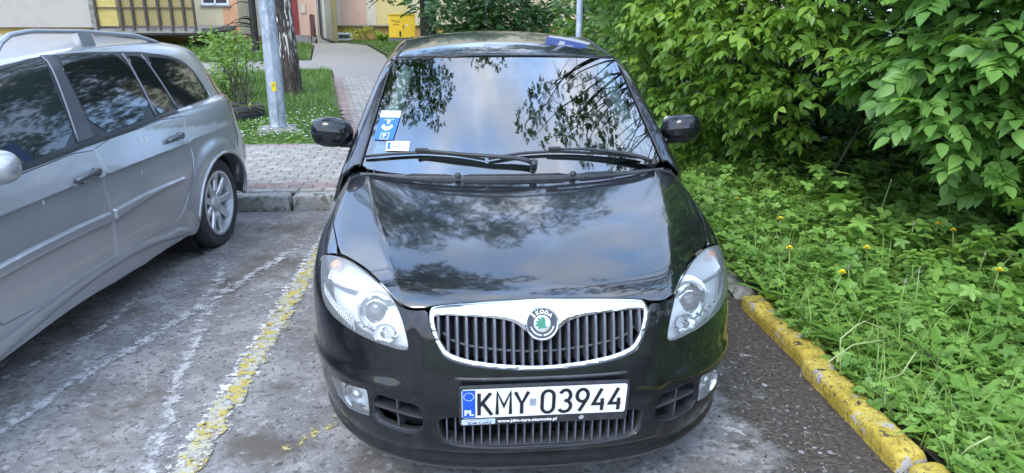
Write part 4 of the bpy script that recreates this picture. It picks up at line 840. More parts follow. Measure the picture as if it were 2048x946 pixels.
# ================================================ ground, kerbs, pavement
def sheet(name,poly,z,mat,tint=None,parent=None,kind='structure'):
    me=mesh(name,[(x,y,z) for x,y in poly],[tuple(range(len(poly)))]); o=link(name,me,mat,parent)
    if kind:o['kind']=kind
    return o
grassground=M_layers('lawn soil',(.055,.085,.022),[((.10,.15,.035),3,.45,.6,(1,1,1)),((.09,.075,.05),14,.56,.68,(1,1,1))],bump=.6,bscale=40,bumpd=.03)
g=sheet('ground',[(-120,-60),(120,-60),(120,160),(-120,160)],-.02,grassground)
def asphalt():
    m=M_layers('worn asphalt',(.180,.173,.167),[((.26,.25,.238),7,.46,.60,(1,1,1)),((.34,.33,.32),23,.56,.66,(1,1,1)),((.10,.095,.088),34,.53,.63,(1,1,1)),((.40,.39,.38),70,.60,.68,(1,1,1)),((.10,.085,.07),2.3,.50,.68,(1,1,1))],rough=.92,bump=.6,bscale=95,bumpd=.006)
    t=m.node_tree;n=t.nodes.new;p=t.nodes['Principled BSDF']; src=p.inputs['Base Color'].links[0].from_socket
    tc=n('ShaderNodeTexCoord'); sx=n('ShaderNodeSeparateXYZ'); t.links.new(tc.outputs['Object'],sx.inputs[0])
    def rng_(sock,a,b):
        r=n('ShaderNodeMapRange'); r.interpolation_type='SMOOTHSTEP'; r.inputs['From Min'].default_value=a; r.inputs['From Max'].default_value=b; t.links.new(sock,r.inputs['Value']); return r.outputs[0]
    def op(o,a,b):
        q=n('ShaderNodeMath'); q.operation=o; 
        for i,v in enumerate((a,b)):
            if isinstance(v,float): q.inputs[i].default_value=v
            else: t.links.new(v,q.inputs[i])
        return q.outputs[0]
    ns=n('ShaderNodeTexNoise'); ns.inputs['Scale'].default_value=5; ns.inputs['Detail'].default_value=9; ns.inputs['Roughness'].default_value=.7; t.links.new(tc.outputs['Object'],ns.inputs['Vector'])
    nz=op('MULTIPLY',op('SUBTRACT',ns.outputs['Fac'],.5),1.1)
    msk=rng_(op('ADD',sx.outputs['X'],nz),.72,1.02)     # leaf mould that collects by the right-hand kerb
    m2=rng_(op('ADD',sx.outputs['Y'],op('MULTIPLY',nz,1.2)),2.2,3.4); m2=op('MULTIPLY',m2,.35)
    mk=op('MAXIMUM',msk,m2); mk=op('MULTIPLY',mk,.96)
    n2=n('ShaderNodeTexNoise'); n2.inputs['Scale'].default_value=45; n2.inputs['Detail'].default_value=8; n2.inputs['Roughness'].default_value=.75; t.links.new(tc.outputs['Object'],n2.inputs['Vector'])
    r2=n('ShaderNodeValToRGB'); r2.color_ramp.elements[0].color=(.022,.017,.013,1); r2.color_ramp.elements[1].color=(.12,.095,.07,1); r2.color_ramp.elements[0].position=.42; r2.color_ramp.elements[1].position=.72; t.links.new(n2.outputs['Fac'],r2.inputs['Fac'])
    mx=n('ShaderNodeMix'); mx.data_type='RGBA'; t.links.new(mk,mx.inputs['Factor']); t.links.new(src,mx.inputs[6]); t.links.new(r2.outputs['Color'],mx.inputs[7]); t.links.new(mx.outputs[2],p.inputs['Base Color']); return m
def grid_sheet(name,x0,x1,y0,y1,step,zf,mat):
    xs=np.arange(x0,x1+1e-6,step);ys=np.arange(y0,y1+1e-6,step);X,Y=np.meshgrid(xs,ys); Z=zf(X,Y); V=np.stack([X,Y,Z],-1).reshape(-1,3); a=np.arange(len(ys)-1)[:,None]*len(xs)+np.arange(len(xs)-1)[None]; F=np.stack([a,a+1,a+1+len(xs),a+len(xs)],-1).reshape(-1,4); return link(name,fast(name,V,F),mat)
o=grid_sheet('parking_bay',-9,1.42,-5,3.86,.1,lambda X,Y:.0+0*X,asphalt()); o['kind']='structure'
# loose chips of broken surface, real relief
def chips(n,x0,x1,y0,y1,smin,smax,mat,name,flat_=.35,zb=.0):
    r=rng; T=np.array([(1,0,0),(.3,.9,0),(-.8,.5,0),(-.7,-.6,0),(.35,-.85,0),(.1,0,1.)]); F0=np.array([(0,1,5),(1,2,5),(2,3,5),(3,4,5),(4,0,5)])
    c=np.stack([r.uniform(x0,x1,n),r.uniform(y0,y1,n),np.full(n,zb)],1); s=smin+(smax-smin)*r.random(n)**3; a=r.uniform(0,6.28,n); V=T[None]*s[:,None,None]*(1+.35*r.standard_normal((n,6,1))*np.array([1,1,0])); V[...,2]=T[None,:,2]*s[:,None]*flat_
    x=V[...,0]*np.cos(a)[:,None]-V[...,1]*np.sin(a)[:,None]; y=V[...,0]*np.sin(a)[:,None]+V[...,1]*np.cos(a)[:,None]; V=np.stack([x,y,V[...,2]],-1)+c[:,None]
    F=(F0[None]+6*np.arange(n)[:,None,None]).reshape(-1,3); o=link(name,fast(name,V.reshape(-1,3),F,False,np.repeat(r.random(n),6)),mat); o['kind']='stuff'; return o
def M_tint(name,cols,rough=.9):
    m=bpy.data.materials.new(name); m.use_nodes=True; t=m.node_tree; p=t.nodes['Principled BSDF']; p.inputs['Roughness'].default_value=rough; a=t.nodes.new('ShaderNodeAttribute'); a.attribute_name='tint'; r=t.nodes.new('ShaderNodeValToRGB'); r.color_ramp.interpolation='LINEAR'
    e=r.color_ramp.elements
    while len(e)<len(cols): e.new(.5)
    for i,c in enumerate(cols): e[i].position=i/(len(cols)-1); e[i].color=(*c,1)
    t.links.new(a.outputs['Fac'],r.inputs['Fac']); t.links.new(r.outputs['Color'],p.inputs['Base Color']); return m
chips(9000,-3.2,1.2,-1.5,3.7,.003,.014,M_tint('grit colours',[(.05,.05,.05),(.16,.155,.155),(.26,.255,.25),(.09,.085,.08)]),'loose_grit',.35)
chips(1500,.75,1.33,-1.5,3.6,.003,.011,M_tint('mould crumbs',[(.03,.022,.016),(.09,.07,.05),(.2,.17,.13),(.04,.03,.02)]),'leaf_mould_crumbs',.5)
# fallen stalks and bud scales on the ground
def stalks(n,x0,x1,y0,y1,name,mat,zb=.004,l0=.01,l1=.045,w=.0016):
    c=np.stack([rng.uniform(x0,x1,n),rng.uniform(y0,y1,n)],1); a=rng.uniform(0,6.28,n); l=l0+(l1-l0)*rng.random(n)**2.5; d=np.stack([np.cos(a),np.sin(a)],1); q=np.stack([-d[:,1],d[:,0]],1)*w; bend=rng.uniform(-.2,.2,n)[:,None]*l[:,None]*np.stack([-d[:,1],d[:,0]],1)
    pts=[c-d*l[:,None]/2,c+bend,c+d*l[:,None]/2]; V=[]
    for i,p_ in enumerate(pts): 
        for s in(-1,1): V.append(np.concatenate([p_+q*s*(.6 if i!=1 else 1),np.full((n,1),zb+(.004 if i==1 else .0015))],1))
    V=np.stack(V,1).reshape(-1,3); F=(np.array([(0,1,3,2),(2,3,5,4)])[None]+6*np.arange(n)[:,None,None]).reshape(-1,4); o=link(name,fast(name,V,F,False,np.repeat(rng.random(n),6)),mat); o['kind']='stuff'
stalks(700,.65,1.34,-1.4,3.6,'fallen_bud_scales',M_tint('bud scales',[(.28,.22,.15),(.42,.36,.27),(.10,.07,.05),(.35,.25,.16)]))
stalks(160,-3,1.0,-1.4,3.7,'fallen_stalks',M_tint('stalk browns',[(.12,.09,.06),(.2,.16,.11),(.06,.045,.03)]))
# painted lines
def line(name,pts,w,mat,z=.004,edge=.16,kind='structure'):
    P=polyline([(x,y,0) for x,y in pts],max(6,int(40*np.sum(np.linalg.norm(np.diff(np.array(pts),axis=0),axis=1))/2)))[:,:2]; Lf,Rg=ribbon(P,1.0); V=[];T=[]; wv=w*(1+.12*np.sin(np.arange(len(P))*1.7)+.1*rng.standard_normal(len(P)))
    for i,p in enumerate(P):
        n_=(np.array(Lf[i])-np.array(Rg[i])); n_/=np.linalg.norm(n_); e=min(i,len(P)-1-i)
        for k in range(7): t=k/6-.5; V.append((*(p+n_*t*wv[i]),z)); T.append(edge*(abs(t)*2)**2.0+(.15 if e==0 else .05 if e==1 else 0))
    F=[(i*7+k,i*7+k+1,(i+1)*7+k+1,(i+1)*7+k) for i in range(len(P)-1) for k in range(6)]; o=link(name,fast(name,V,F,True,T),mat)
    o['kind']=kind; return o
yel=M_paintline('worn yellow paint',(.44,.36,.09),(.42,.40,.32),.40,.48,22); whi=M_paintline('worn white paint',(.62,.61,.60),(.50,.50,.50),.42,.50,26); fwh=M_paintline('faint white paint',(.44,.435,.43),(.36,.36,.36),.40,.54,17); fye=M_paintline('faint yellow paint',(.50,.41,.12),(.4,.36,.2),.48,.56,26)
GP=[(-1.27,-1.3),(-1.27,.33),(-1.235,1.2),(-1.19,2.62),(-1.17,3.3)]
line('white_line',[(x-.012,y) for x,y in GP],.155,whi,.004,.12); line('yellow_line',GP,.115,yel,.0075,.10)
line('white_line',[(-1.792,2.64),(-1.657,1.885),(-1.588,1.38),(-1.498,.85),(-1.415,.388),(-1.39,.0)],.10,fwh,.0045,.16)
line('white_line',[(-1.32,2.95),(-1.398,2.711),(-1.543,2.303),(-1.66,2.0),(-1.773,1.63),(-1.836,1.43),(-1.953,1.2),(-2.04,.85),(-2.12,.6),(-2.3,.2)],.10,fwh,.006,.14)
line('white_line',[(-2.10,2.1),(-2.117,1.656),(-2.173,1.426),(-2.25,1.25),(-2.4,1.0)],.05,fwh,.0045,.14)
line('yellow_patch',[(-1.02,.38),(-.903,.473),(-.774,.638),(-.65,.78)],.10,fye,.0045,.2)
line('white_patch',[(.33,.56),(.40,.50),(.47,.42)],.05,fwh,.0045,.16)
line('white_patch',[(.78,.50),(.86,.40),(.94,.29)],.05,fwh,.0045,.14)
# --- kerb along the pavement: stones of its own
conc=M_layers('kerb concrete',(.24,.235,.22),[((.33,.32,.30),6,.45,.6,(1,1,1)),((.12,.12,.09),18,.5,.62,(1,1,1)),((.07,.085,.04),5,.56,.7,(1,1,1))],bump=.7,bscale=60,bumpd=.006)
def stone_mesh(name,Lx,Ly,h,seed,rnd=.02,rough=.004,nx=26,ny=7,chunk=0.):
    """a weathered block, rounded top, its own chips"""
    r=np.random.default_rng(seed); prof=[(-Ly/2,-.05),(-Ly/2,h*.35),(-Ly/2,h-rnd),(-Ly/2+rnd*.35,h-rnd*.3),(-Ly/2+rnd,h)]+[(-Ly/2+rnd+(Ly-2*rnd)*k/ny,h) for k in range(1,ny)]+[(Ly/2-rnd,h),(Ly/2-rnd*.35,h-rnd*.3),(Ly/2,h-rnd),(Ly/2,h*.35),(Ly/2,-.05)]
    prof=np.array(prof); xs=np.linspace(-Lx/2,Lx/2,nx); m=len(prof); V=[]
    ph=r.uniform(0,6.28,(6,3)); fq=r.uniform(6,60,(6,2))
    for x in xs:
        e=max(0,1-(Lx/2-abs(x))/(rnd*1.2)); 
        for y,z in prof:
            n_=sum(math.sin(fq[k,0]*x+ph[k,0])*math.sin(fq[k,1]*(y+z)+ph[k,1]) for k in range(6))/6; ch=chunk*max(0,math.sin(5.1*x+ph[0,2])*math.sin(11*x+ph[1,2])-.45)*(1 if z>h*.5 else 0)
            V.append((x-math.copysign(e*rnd*.4,x),y*(1-.05*e),z+(n_*rough*3-ch-e*rnd*.7 if z>0 else 0)))
            V[-1]=(V[-1][0],V[-1][1]+(n_*rough*2 if z>0 else 0),V[-1][2])
    F=[(i*m+k,i*m+k+1,(i+1)*m+k+1,(i+1)*m+k) for i in range(nx-1) for k in range(m-1)]+[tuple(range(m))[::-1],tuple((nx-1)*m+k for k in range(m))]
    return mesh(name,V,F,True)
kerb=empty('kerb',(0,3.915,0)); kerb['kind']='structure'
km=[stone_mesh('kerbstone',.985,.15,.12,k,.018,.0025,30,5) for k in range(4)]
for k in range(-4,5): link('kerbstone',km[k%4],conc,kerb,(-1.10+1.0*k,0,0))
yk=M_layers('yellow kerb paint',(.42,.315,.04),[((.50,.39,.075),5,.45,.6,(1,1,1)),((.30,.20,.03),38,.52,.62,(1,1,1)),((.38,.36,.32),9,.56,.59,(1,1,1)),((.05,.045,.03),20,.60,.67,(1,1,1)),((.07,.06,.04),60,.60,.66,(1,1,1))],rough=.8,bump=.9,bscale=55,bumpd=.008)
k2=empty('side_kerb',(1.405,0,0)); k2['kind']='structure'
for i,(a,b,dx) in enumerate(((.90,1.63,.012),(.105,.885,-.012),(-.70,.09,.0),(-1.52,-.715,.01))):
    q=link('kerbstone',stone_mesh('kerbstone',b-a,.122,.08,20+i,.022,.0035,46,7,.03),yk,k2,(dx,(a+b)/2,0)); q.rotation_euler=(0,0,math.pi/2+(.02 if i==0 else -.01))
for i,(a,b) in enumerate(((1.72,2.4),(2.42,3.15),(3.17,3.84))):
    q=link('kerbstone',stone_mesh('kerbstone',b-a,.14,.05,30+i,.04,.009,40,6,.03),conc,k2,(.03,(a+b)/2,0)); q.rotation_euler=(0,0,math.pi/2)
# --- pavement of blocks
pav_g=M_tint('paver greys',[(.23,.215,.19),(.30,.28,.25),(.26,.245,.215),(.32,.30,.27),(.22,.205,.18)]); pav_r=M_tint('paver reds',[(.22,.155,.138),(.27,.19,.17),(.21,.16,.145),(.25,.20,.18)])
def grain(m):
    t=m.node_tree;n=t.nodes.new;p=t.nodes['Principled BSDF']; oi=n('ShaderNodeObjectInfo'); at=[x for x in t.nodes if x.type=='ATTRIBUTE'][0]; rr=[x for x in t.nodes if x.type=='VALTORGB'][0]
    ad=n('ShaderNodeMath'); ad.operation='ADD'; fr=n('ShaderNodeMath'); fr.operation='FRACT'; t.links.new(at.outputs['Fac'],ad.inputs[0]); t.links.new(oi.outputs['Random'],ad.inputs[1]); t.links.new(ad.outputs[0],fr.inputs[0]); t.links.new(fr.outputs[0],rr.inputs['Fac'])
    ge=n('ShaderNodeNewGeometry'); ns=n('ShaderNodeTexNoise'); ns.inputs['Scale'].default_value=9; ns.inputs['Detail'].default_value=9; ns.inputs['Roughness'].default_value=.75; t.links.new(ge.outputs['Position'],ns.inputs['Vector'])
    hs=n('ShaderNodeHueSaturation'); mr=n('ShaderNodeMapRange'); mr.inputs['From Min'].default_value=.3; mr.inputs['From Max'].default_value=.7; mr.inputs['To Min'].default_value=.6; mr.inputs['To Max'].default_value=1.35; t.links.new(ns.outputs['Fac'],mr.inputs['Value']); t.links.new(mr.outputs[0],hs.inputs['Value']); t.links.new(rr.outputs['Color'],hs.inputs['Color']); t.links.new(hs.outputs['Color'],p.inputs['Base Color']); return m
grain(pav_g);grain(pav_r)
walk=empty('pavement',(0,0,0)); walk['kind']='structure'
joint=M_layers('joint sand',(.17,.155,.12),[((.07,.085,.03),8,.5,.62,(1,1,1))],bump=.3,bscale=90)
sheet('pavement_bed',[(-6,3.985),(1.25,3.985),(1.25,6.16),(-6,6.16)],.104,joint,parent=walk,kind=None)
def pv_mesh(name,lx,ly):
    g_=.004; c=.006; h=.018; x,y=lx/2-g_/2,ly/2-g_/2; V=[(-x,-y,0),(x,-y,0),(x,y,0),(-x,y,0),(-x,-y,h-c*.6),(x,-y,h-c*.6),(x,y,h-c*.6),(-x,y,h-c*.6),(-x+c,-y+c,h),(x-c,-y+c,h),(x-c,y-c,h),(-x+c,y-c,h)]
    F=[(i,(i+1)%4,4+(i+1)%4,4+i) for i in range(4)]+[(4+i,4+(i+1)%4,8+(i+1)%4,8+i) for i in range(4)]+[(8,9,10,11)]; return V,F
pvV,pvF=pv_mesh('paver',.2,.1); pm_g=mesh('paver',pvV,pvF); pm_g.materials.append(pav_g); pm_r=mesh('paver_red',pvV,pvF); pm_r.materials.append(pav_r)
rest_g=MB();rest_r=MB(); cnt=0
for j in range(21):
    y=4.04+.1025*j
    for i in range(-30,7):
        x=i*.2025+(.10 if j%2 else 0)-.05; red=j in(1,2,20) 
        if -2.85<x<-1.15 and cnt<300:
            o=link('paver',pm_r if red else pm_g,None,walk,(x,y,.106+random.uniform(-.0015,.0015)),(random.uniform(-.008,.008),random.uniform(-.008,.008),random.uniform(-.01,.01))); cnt+=1
        elif x<1.1: (rest_r if red else rest_g).add([(a+x,b+y,c+.106) for a,b,c in pvV],pvF)
def tinted(mb,name,mat,parent,per):
    T=np.repeat(rng.random(len(mb.V)//per),per); o=link(name,fast(name,mb.V,mb.F,False,T),mat,parent); o['kind']='stuff'; return o
tinted(rest_g,'grey_pavers',pav_g,walk,12); tinted(rest_r,'red_pavers',pav_r,walk,12)
# path to the door
path=empty('path',(0,0,0)); path['kind']='structure'
def xl(y): return -1.43-.169*(y-6.27)
def xr(y): return 1.0-.222*(y-6.2)
sheet('path_bed',[(xl(6.16),6.16),(xr(6.16),6.16),(xr(14.6),14.6),(xl(14.6),14.6)],.028,joint,parent=path,kind=None)
G_=MB();R_M=MB(); th=math.atan(-.19); 
for j in range(82):
    y=6.24+.1025*j
    for i in range(-2,16):
        x=xl(y)+.12+i*.2025+(.1 if j%2 else 0)-.1
        if x<xl(y)+.02 or x>xr(y)-.05: continue
        red=(x-xl(y)<.22)
        c,s=math.cos(-th*.0),0; (R_M if red else G_).add([(a+x,b+y,cz+.028+.002*math.sin(x*9+y*5)) for a,b,cz in pvV],pvF)
tinted(G_,'grey_pavers',pav_g,path,12); tinted(R_M,'red_pavers',pav_r,path,12)
def M_brick(name):
    m=bpy.data.materials.new(name); m.use_nodes=True; t=m.node_tree; p=t.nodes['Principled BSDF']; b=t.nodes.new('ShaderNodeTexBrick'); tc=t.nodes.new('ShaderNodeTexCoord'); t.links.new(tc.outputs['Object'],b.inputs['Vector'])
    b.inputs['Scale'].default_value=1; b.inputs['Brick Width'].default_value=.2; b.inputs['Row Height'].default_value=.1; b.inputs['Mortar Size'].default_value=.006; b.inputs['Color1'].default_value=(.24,.225,.20,1); b.inputs['Color2'].default_value=(.29,.27,.24,1); b.inputs['Mortar'].default_value=(.13,.12,.10,1); t.links.new(b.outputs['Color'],p.inputs['Base Color']); p.inputs['Roughness'].default_value=.9; return m
bk=M_brick('far paving')
sheet('path_far',[(xl(14.6),14.6),(xr(14.6),14.6),(xr(20.4),20.4),(-2.3,21.6),(-3.5,27.5),(-4.6,29.0),(-6.2,29.0),(-5.5,27.4),(-4.25,19.7),(-7.5,18.9),(-13,18.2),(-13,15.4),(-6.0,15.4),(xl(16.7)-.6,16.8),(xl(16.7),16.6)],.030,bk,parent=path,kind=None)
# lawns and beds
lawn=M_layers('lawn ground',(.045,.075,.018),[((.075,.11,.028),9,.45,.6,(1,1,1)),((.11,.085,.055),5,.60,.72,(1,1,1))],bump=.8,bscale=60,bumpd=.03)
def ring_sheet(name,poly,z,mat): return sheet(name,poly,z,mat)
ring_sheet('lawn',[(-14,6.17),(xl(6.17)-.03,6.17),(xl(16.5)-.03,16.5),(-6.0,15.3),(-14,15.3)],.05,lawn)
ring_sheet('lawn',[(-14,18.3),(-7.5,19.0),(-4.3,19.8),(-5.55,27.4),(-6.3,28.9),(-14,31)],.04,lawn)
ring_sheet('lawn',[(xr(6.2)+.02,6.17),(30,6.17),(30,45),(-4.5,34),(-4.5,29.0),(-3.4,27.5),(-2.2,21.6),(xr(20.4)+.03,20.4)],.04,lawn)
soil=M_layers('bed soil',(.035,.028,.018),[((.07,.055,.035),18,.5,.6,(1,1,1)),((.03,.045,.012),6,.5,.6,(1,1,1))],bump=1,bscale=45,bumpd=.03)
def bedz(x,y): return .055+.05*np.clip((x-1.47)/1.5,0,1.6)+.02*np.sin(3*x+2*y)*np.clip((x-1.5)*2,0,1)
o=grid_sheet('planted_bed',1.47,12,-5,6.2,.13,lambda X,Y:bedz(X,Y),soil); o['kind']='structure'
# --- buildings
render=lambda n,c:M_layers(n,c,[(tuple(v*.88 for v in c),1.3,.45,.65,(1,1,1)),(tuple(min(1,v*1.06) for v in c),60,.5,.6,(1,1,1))],rough=.95,bump=.35,bscale=130,bumpd=.008)
cream=render('cream render',(.58,.50,.33)); beige=render('beige render',(.40,.35,.31)); ochre=render('ochre plinth',(.42,.27,.09)); pink=render('pink render',(.55,.37,.28)); orange=render('orange render',(.62,.34,.19)); yel_r=render('yellow render',(.55,.45,.20)); lightc=render('pale render',(.55,.49,.40))
wframe=M('window frame',(.75,.76,.77),.4); wglass=M('window glass',(.05,.06,.07),.06,coat=1); brown=M('brown steel',(.045,.028,.022),.45,var=.2,scale=20); red=M('red door',(.22,.015,.02),.4); stepm=M_layers('step stone',(.22,.215,.20),[((.14,.135,.12),6,.5,.62,(1,1,1))],bump=.3)
bal_y=M('balcony panel',(.45,.34,.10),.6,var=.12,scale=3); slabm=M_layers('slab concrete',(.24,.225,.20),[((.13,.12,.10),5,.5,.6,(1,1,1))])
def bx(x0,x1,y0,y1,z0,z1,name,mat,par): return MB().box(((x0+x1)/2,(y0+y1)/2,(z0+z1)/2),(x1-x0,y1-y0,z1-z0)).build(name,mat,par)
B1_=empty('apartment_block',(-11,28,0)); tag(B1_,'pastel rendered apartment block with a balcony, red entrance door and ochre base','building')
def bb(*a):
    o=bx(*a[:6],a[6],a[7],a[8] if len(a)>8 else B1_); 
    p=o.parent
    off=Vector((0,0,0)); q=p
    while q: off+=q.location; q=q.parent
    o.location=-off; return o
bb(-30,-12.17,24,40,.80,12,'wall',beige); bb(-30,-12.25,24.12,40,-.1,.797,'plinth',ochre)
bb(-12.165,-8.45,28,40,.32,12,'wall',cream); bb(-12.165,-8.45,28.12,40,-.1,.317,'plinth',ochre)
bb(-9.02,-8.46,27.99,28.0,.40,9,'painted_band',orange); bb(-10.75,-9.9,27.99,28.0,.42,.68,'painted_band',orange)
bb(-8.45,-7.55,29.4,40,.3,12,'wall',lightc); bb(-8.45,-7.55,29.5,40,-.1,.297,'plinth',ochre)
bb(-7.55,-5.68,30.0,40,.30,12,'wall',pink); bb(-5.68,-5.32,29.2,40,-.05,12,'wall',lightc); bb(-5.32,-5.10,30.9,40,-.05,12,'wall',yel_r)
bb(-5.10,16,31.0,42,.67,12,'wall',cream); bb(-5.10,16,31.12,42,-.1,.667,'plinth',ochre)
bb(-5.09,-4.93,30.985,31.0,.70,9,'painted_band',lightc); bb(-4.92,-3.80,30.985,31.0,.70,9,'painted_band',pink); bb(-3.79,-3.40,30.985,31.0,.70,9,'painted_band',lightc); bb(-3.39,-2.0,30.985,31.0,.70,9,'painted_band',yel_r)
bb(-5.15,-2.2,30.93,31.0,.64,.668,'ledge',stepm); 
dr=bb(-7.52,-6.55,29.93,30.0,.31,2.5,'entrance_door',red)
bb(-6.40,-6.22,29.95,30.0,1.2,1.55,'notice_board',lightc)
bb(-7.7,-5.75,28.9,29.95,-.05,.155,'step',stepm); bb(-7.7,-5.75,29.35,29.95,.157,.31,'step',stepm)
wn=bb(-5.16,-4.48,31.05,31.12,.04,.37,'window_frame',wframe); bb(-5.08,-4.56,31.03,31.05,.12,.29,'window_pane',wglass)
for a,b in((-9.78,-8.75),(-11.6,-10.3)):
    bb(a-.06,b+.06,27.9,27.995,1.46,1.52,'window_sill',M('sill zinc',(.3,.32,.34),.4,metal=.5)); bb(a,b,27.97,27.998,1.52,2.9,'window_frame',wframe); bb(a+.08,(a+b)/2-.04,27.955,27.969,1.60,2.8,'window_pane',wglass); bb((a+b)/2+.04,b-.08,27.955,27.969,1.60,2.8,'window_pane',wglass)
# downpipe
def rel(P): return [(x+11,y-28,z) for x,y,z in P]
MB().tube(rel([(-5.50,29.12,6),(-5.50,29.12,.35),(-5.46,29.1,.22),(-4.95,28.9,.06)]),.045,10).build('downpipe',M('downpipe brown',(.03,.022,.02),.4),B1_,True)
MB().tube(rel([(-5.60,29.14,6),(-5.60,29.14,.1)]),.012,6).build('lightning_rod',M('thin grey rod',(.25,.25,.25),.5),B1_,True)
# balcony
bal=empty('balcony',(0,0,0),0,B1_)
bb(-12.15,-8.62,24.0,28,.62,.76,'balcony_slab',slabm,bal); bb(-12.05,-8.66,24.06,27.9,.55,.617,'slab_beam',brown,bal)
bb(-12.17,-12.02,24.0,28,.77,4,'side_wall',slabm,bal)
bb(-11.95,-11.32,24.05,24.07,.84,1.95,'balcony_panel',bal_y,bal)
px_=[-11.98,-11.18,-10.80,-10.38,-9.96,-9.55,-9.15,-8.80]
for x in px_: bb(x-.035,x+.035,23.98,24.04,.70,2.1,'balcony_post',brown,bal)
px2=[-11.30]+px_[1:]
for a,b in zip(px2[:-1],px2[1:]):
    m=MB(); n=6
    for k in range(n): m.box(((a+(b-a)*(k+.5)/n),24.06,1.38),((b-a)/n-.012,.02,1.05))
    o=m.build('balcony_panel',M('ribbed panel',(.30,.235,.085),.6) if a==px2[0] else bpy.data.materials['ribbed panel'],bal); o.location=(11,-28,0)
bb(-12.0,-8.78,23.99,24.03,.80,.83,'bottom_rail',brown,bal); bb(-12.0,-8.78,23.99,24.03,1.42,1.45,'mid_rail',brown,bal)
bb(-12.0,-8.85,27.0,27.02,.1,.12,'shade_sill',brown,bal)
# handrail
hr=empty('handrail',(-5.78,28.6,0)); m=MB(); m.tube([(-.05,.1,0),(-.05,.1,1.10),(.04,-.1,1.18),(.12,-.1,1.18)],.022,8); m.build('rail_post',brown,hr,True); MB().tube([(.12,.0,.30),(.12,.0,1.15)],.035,8).build('rail_panel',brown,hr,True); MB().box((.03,.0,.72),(.15,.03,.86)).build('rail_infill',M('rail brown',(.09,.03,.025),.5),hr); tag(hr,'brown steel handrail on the entrance steps beside the downpipe','handrail')
h2=empty('iron_post',(-6.55,27.3,0)); MB().tube([(0,0,0),(-.04,0,.9)],.02,8).build('post',brown,h2,True); h2.location=(-6.5,28.2,0); tag(h2,'thin dark iron post at the foot of the red door steps','post')
# yellow utility cabinet
cb=empty('utility_cabinet',(-2.17,29.0,0)); ycab=M('cabinet yellow',(.78,.50,.02),.5,var=.08,scale=3)
MB().box((0,.15,.70),(1.08,.35,.92),bev=.015).build('cabinet_box',ycab,cb); MB().box((-.1,.15,.12),(.95,.25,.24)).build('cabinet_foot',stepm,cb); MB().box((0,.14,1.175),(1.12,.40,.03)).build('cabinet_roof',ycab,cb)
blk=M('marker black',(.02,.02,.02),.6); m=MB()
for S in ([(-.42,.96),(-.40,.90),(-.36,.97),(-.33,.88)],[(-.30,.95),(-.30,.86)],[(-.34,.91),(-.25,.92)],[(-.22,.93),(-.25,.85),(-.20,.84)],[(-.14,.93),(-.17,.86),(-.11,.85)],[(-.17,.89),(-.12,.90)],[(-.08,.93),(-.11,.84)],[(-.35,.80),(-.33,.74),(-.30,.80),(-.28,.74)],[(-.25,.80),(-.25,.73),(-.20,.79),(-.20,.73)],[(-.16,.79),(-.13,.72)],[(-.18,.76),(-.11,.76)]):
    Lf,Rg=ribbon(S,.014); n=len(Lf); m.add([(q[0],-.0285,q[1]) for s_ in(Lf,Rg) for q in s_],[(i,i+1,n+i+1,n+i) for i in range(n-1)])
tag(m.build('graffiti',blk,cb),kind=None); MB().box((.06,-.03,.68),(.03,.012,.13)).build('lock_bar',blk,cb); MB().box((-.08,-.03,.40),(.07,.012,.22)).build('vent_slot',blk,cb); MB().prism(arc(0,0,.06,.05,0,360,10)[:-1],(.20,-.0265,.74),(1,0,0),(0,0,1),(0,-1,0),.002).build('paper_scrap',M('torn sticker',(.7,.55,.4),.7),cb)
tag(cb,'yellow metal utility cabinet with black graffiti near the building','cabinet')
# --- lamp post
galv=M_layers('galvanised steel',(.36,.40,.45),[((.27,.31,.36),5,.45,.6,(1,1,.5)),((.46,.50,.55),22,.5,.62,(1,1,.4)),((.22,.25,.29),2,.55,.7,(1,1,.3))],rough=.5,bump=.12,bscale=60,metal=.35)
lp=empty('street_lamp',(-2.475,7.40,0),math.radians(12)); V=[]; 
m=MB(); m.lathe([(.108,.09),(.108,.13),(.104,.14),(.060,6.2)],8,(0,0,0)); m.build('pole',galv,lp)
m=MB(); m.add([(sx*a,sy*a,z) for a,z in((.27,0),(.27,.07),(.17,.115)) for sx,sy in((-1,-1),(1,-1),(1,1),(-1,1))],[(i*4+j,i*4+(j+1)%4,(i+1)*4+(j+1)%4,(i+1)*4+j) for i in range(2) for j in range(4)]+[(8,9,10,11)]); m.build('footing',conc,lp)
MB().tube([(0,0,6.1),(0,-.3,6.5),(0,-.9,6.7)],[.05,.04,.035],8).build('lamp_arm',galv,lp,True); MB().box((0,-1.2,6.72),(.25,.6,.12),bev=.03).build('lamp_head',galv,lp)
wy=M('warning yellow',(.80,.60,.02),.45); 
st=empty('warning_sticker',(0,0,0),0,lp); an=math.radians(-22.5)
MB().box((-.010,-.0985,.63),(.055,.004,.115)).build('sticker_card',wy,st); MB().prism([(-.022,0),(.022,0),(0,.038)],(-.010,-.1008,.635),(1,0,0),(0,0,1),(0,-1,0),.001).build('triangle_mark',blk,st); MB().prism([(-.015,.004),(.015,.004),(0,.030)],(-.010,-.1019,.635),(1,0,0),(0,0,1),(0,-1,0),.001).build('triangle_field',wy,st); MB().prism([(-.002,.006),(.005,.014),(.0,.015),(.002,.024),(-.005,.015),(0,.014)],(-.010,-.1030,.635),(1,0,0),(0,0,1),(0,-1,0),.001).build('flash_mark',blk,st)
tag(lp,'tapered galvanised lamp post on a concrete footing with a yellow warning sticker','lamp post')
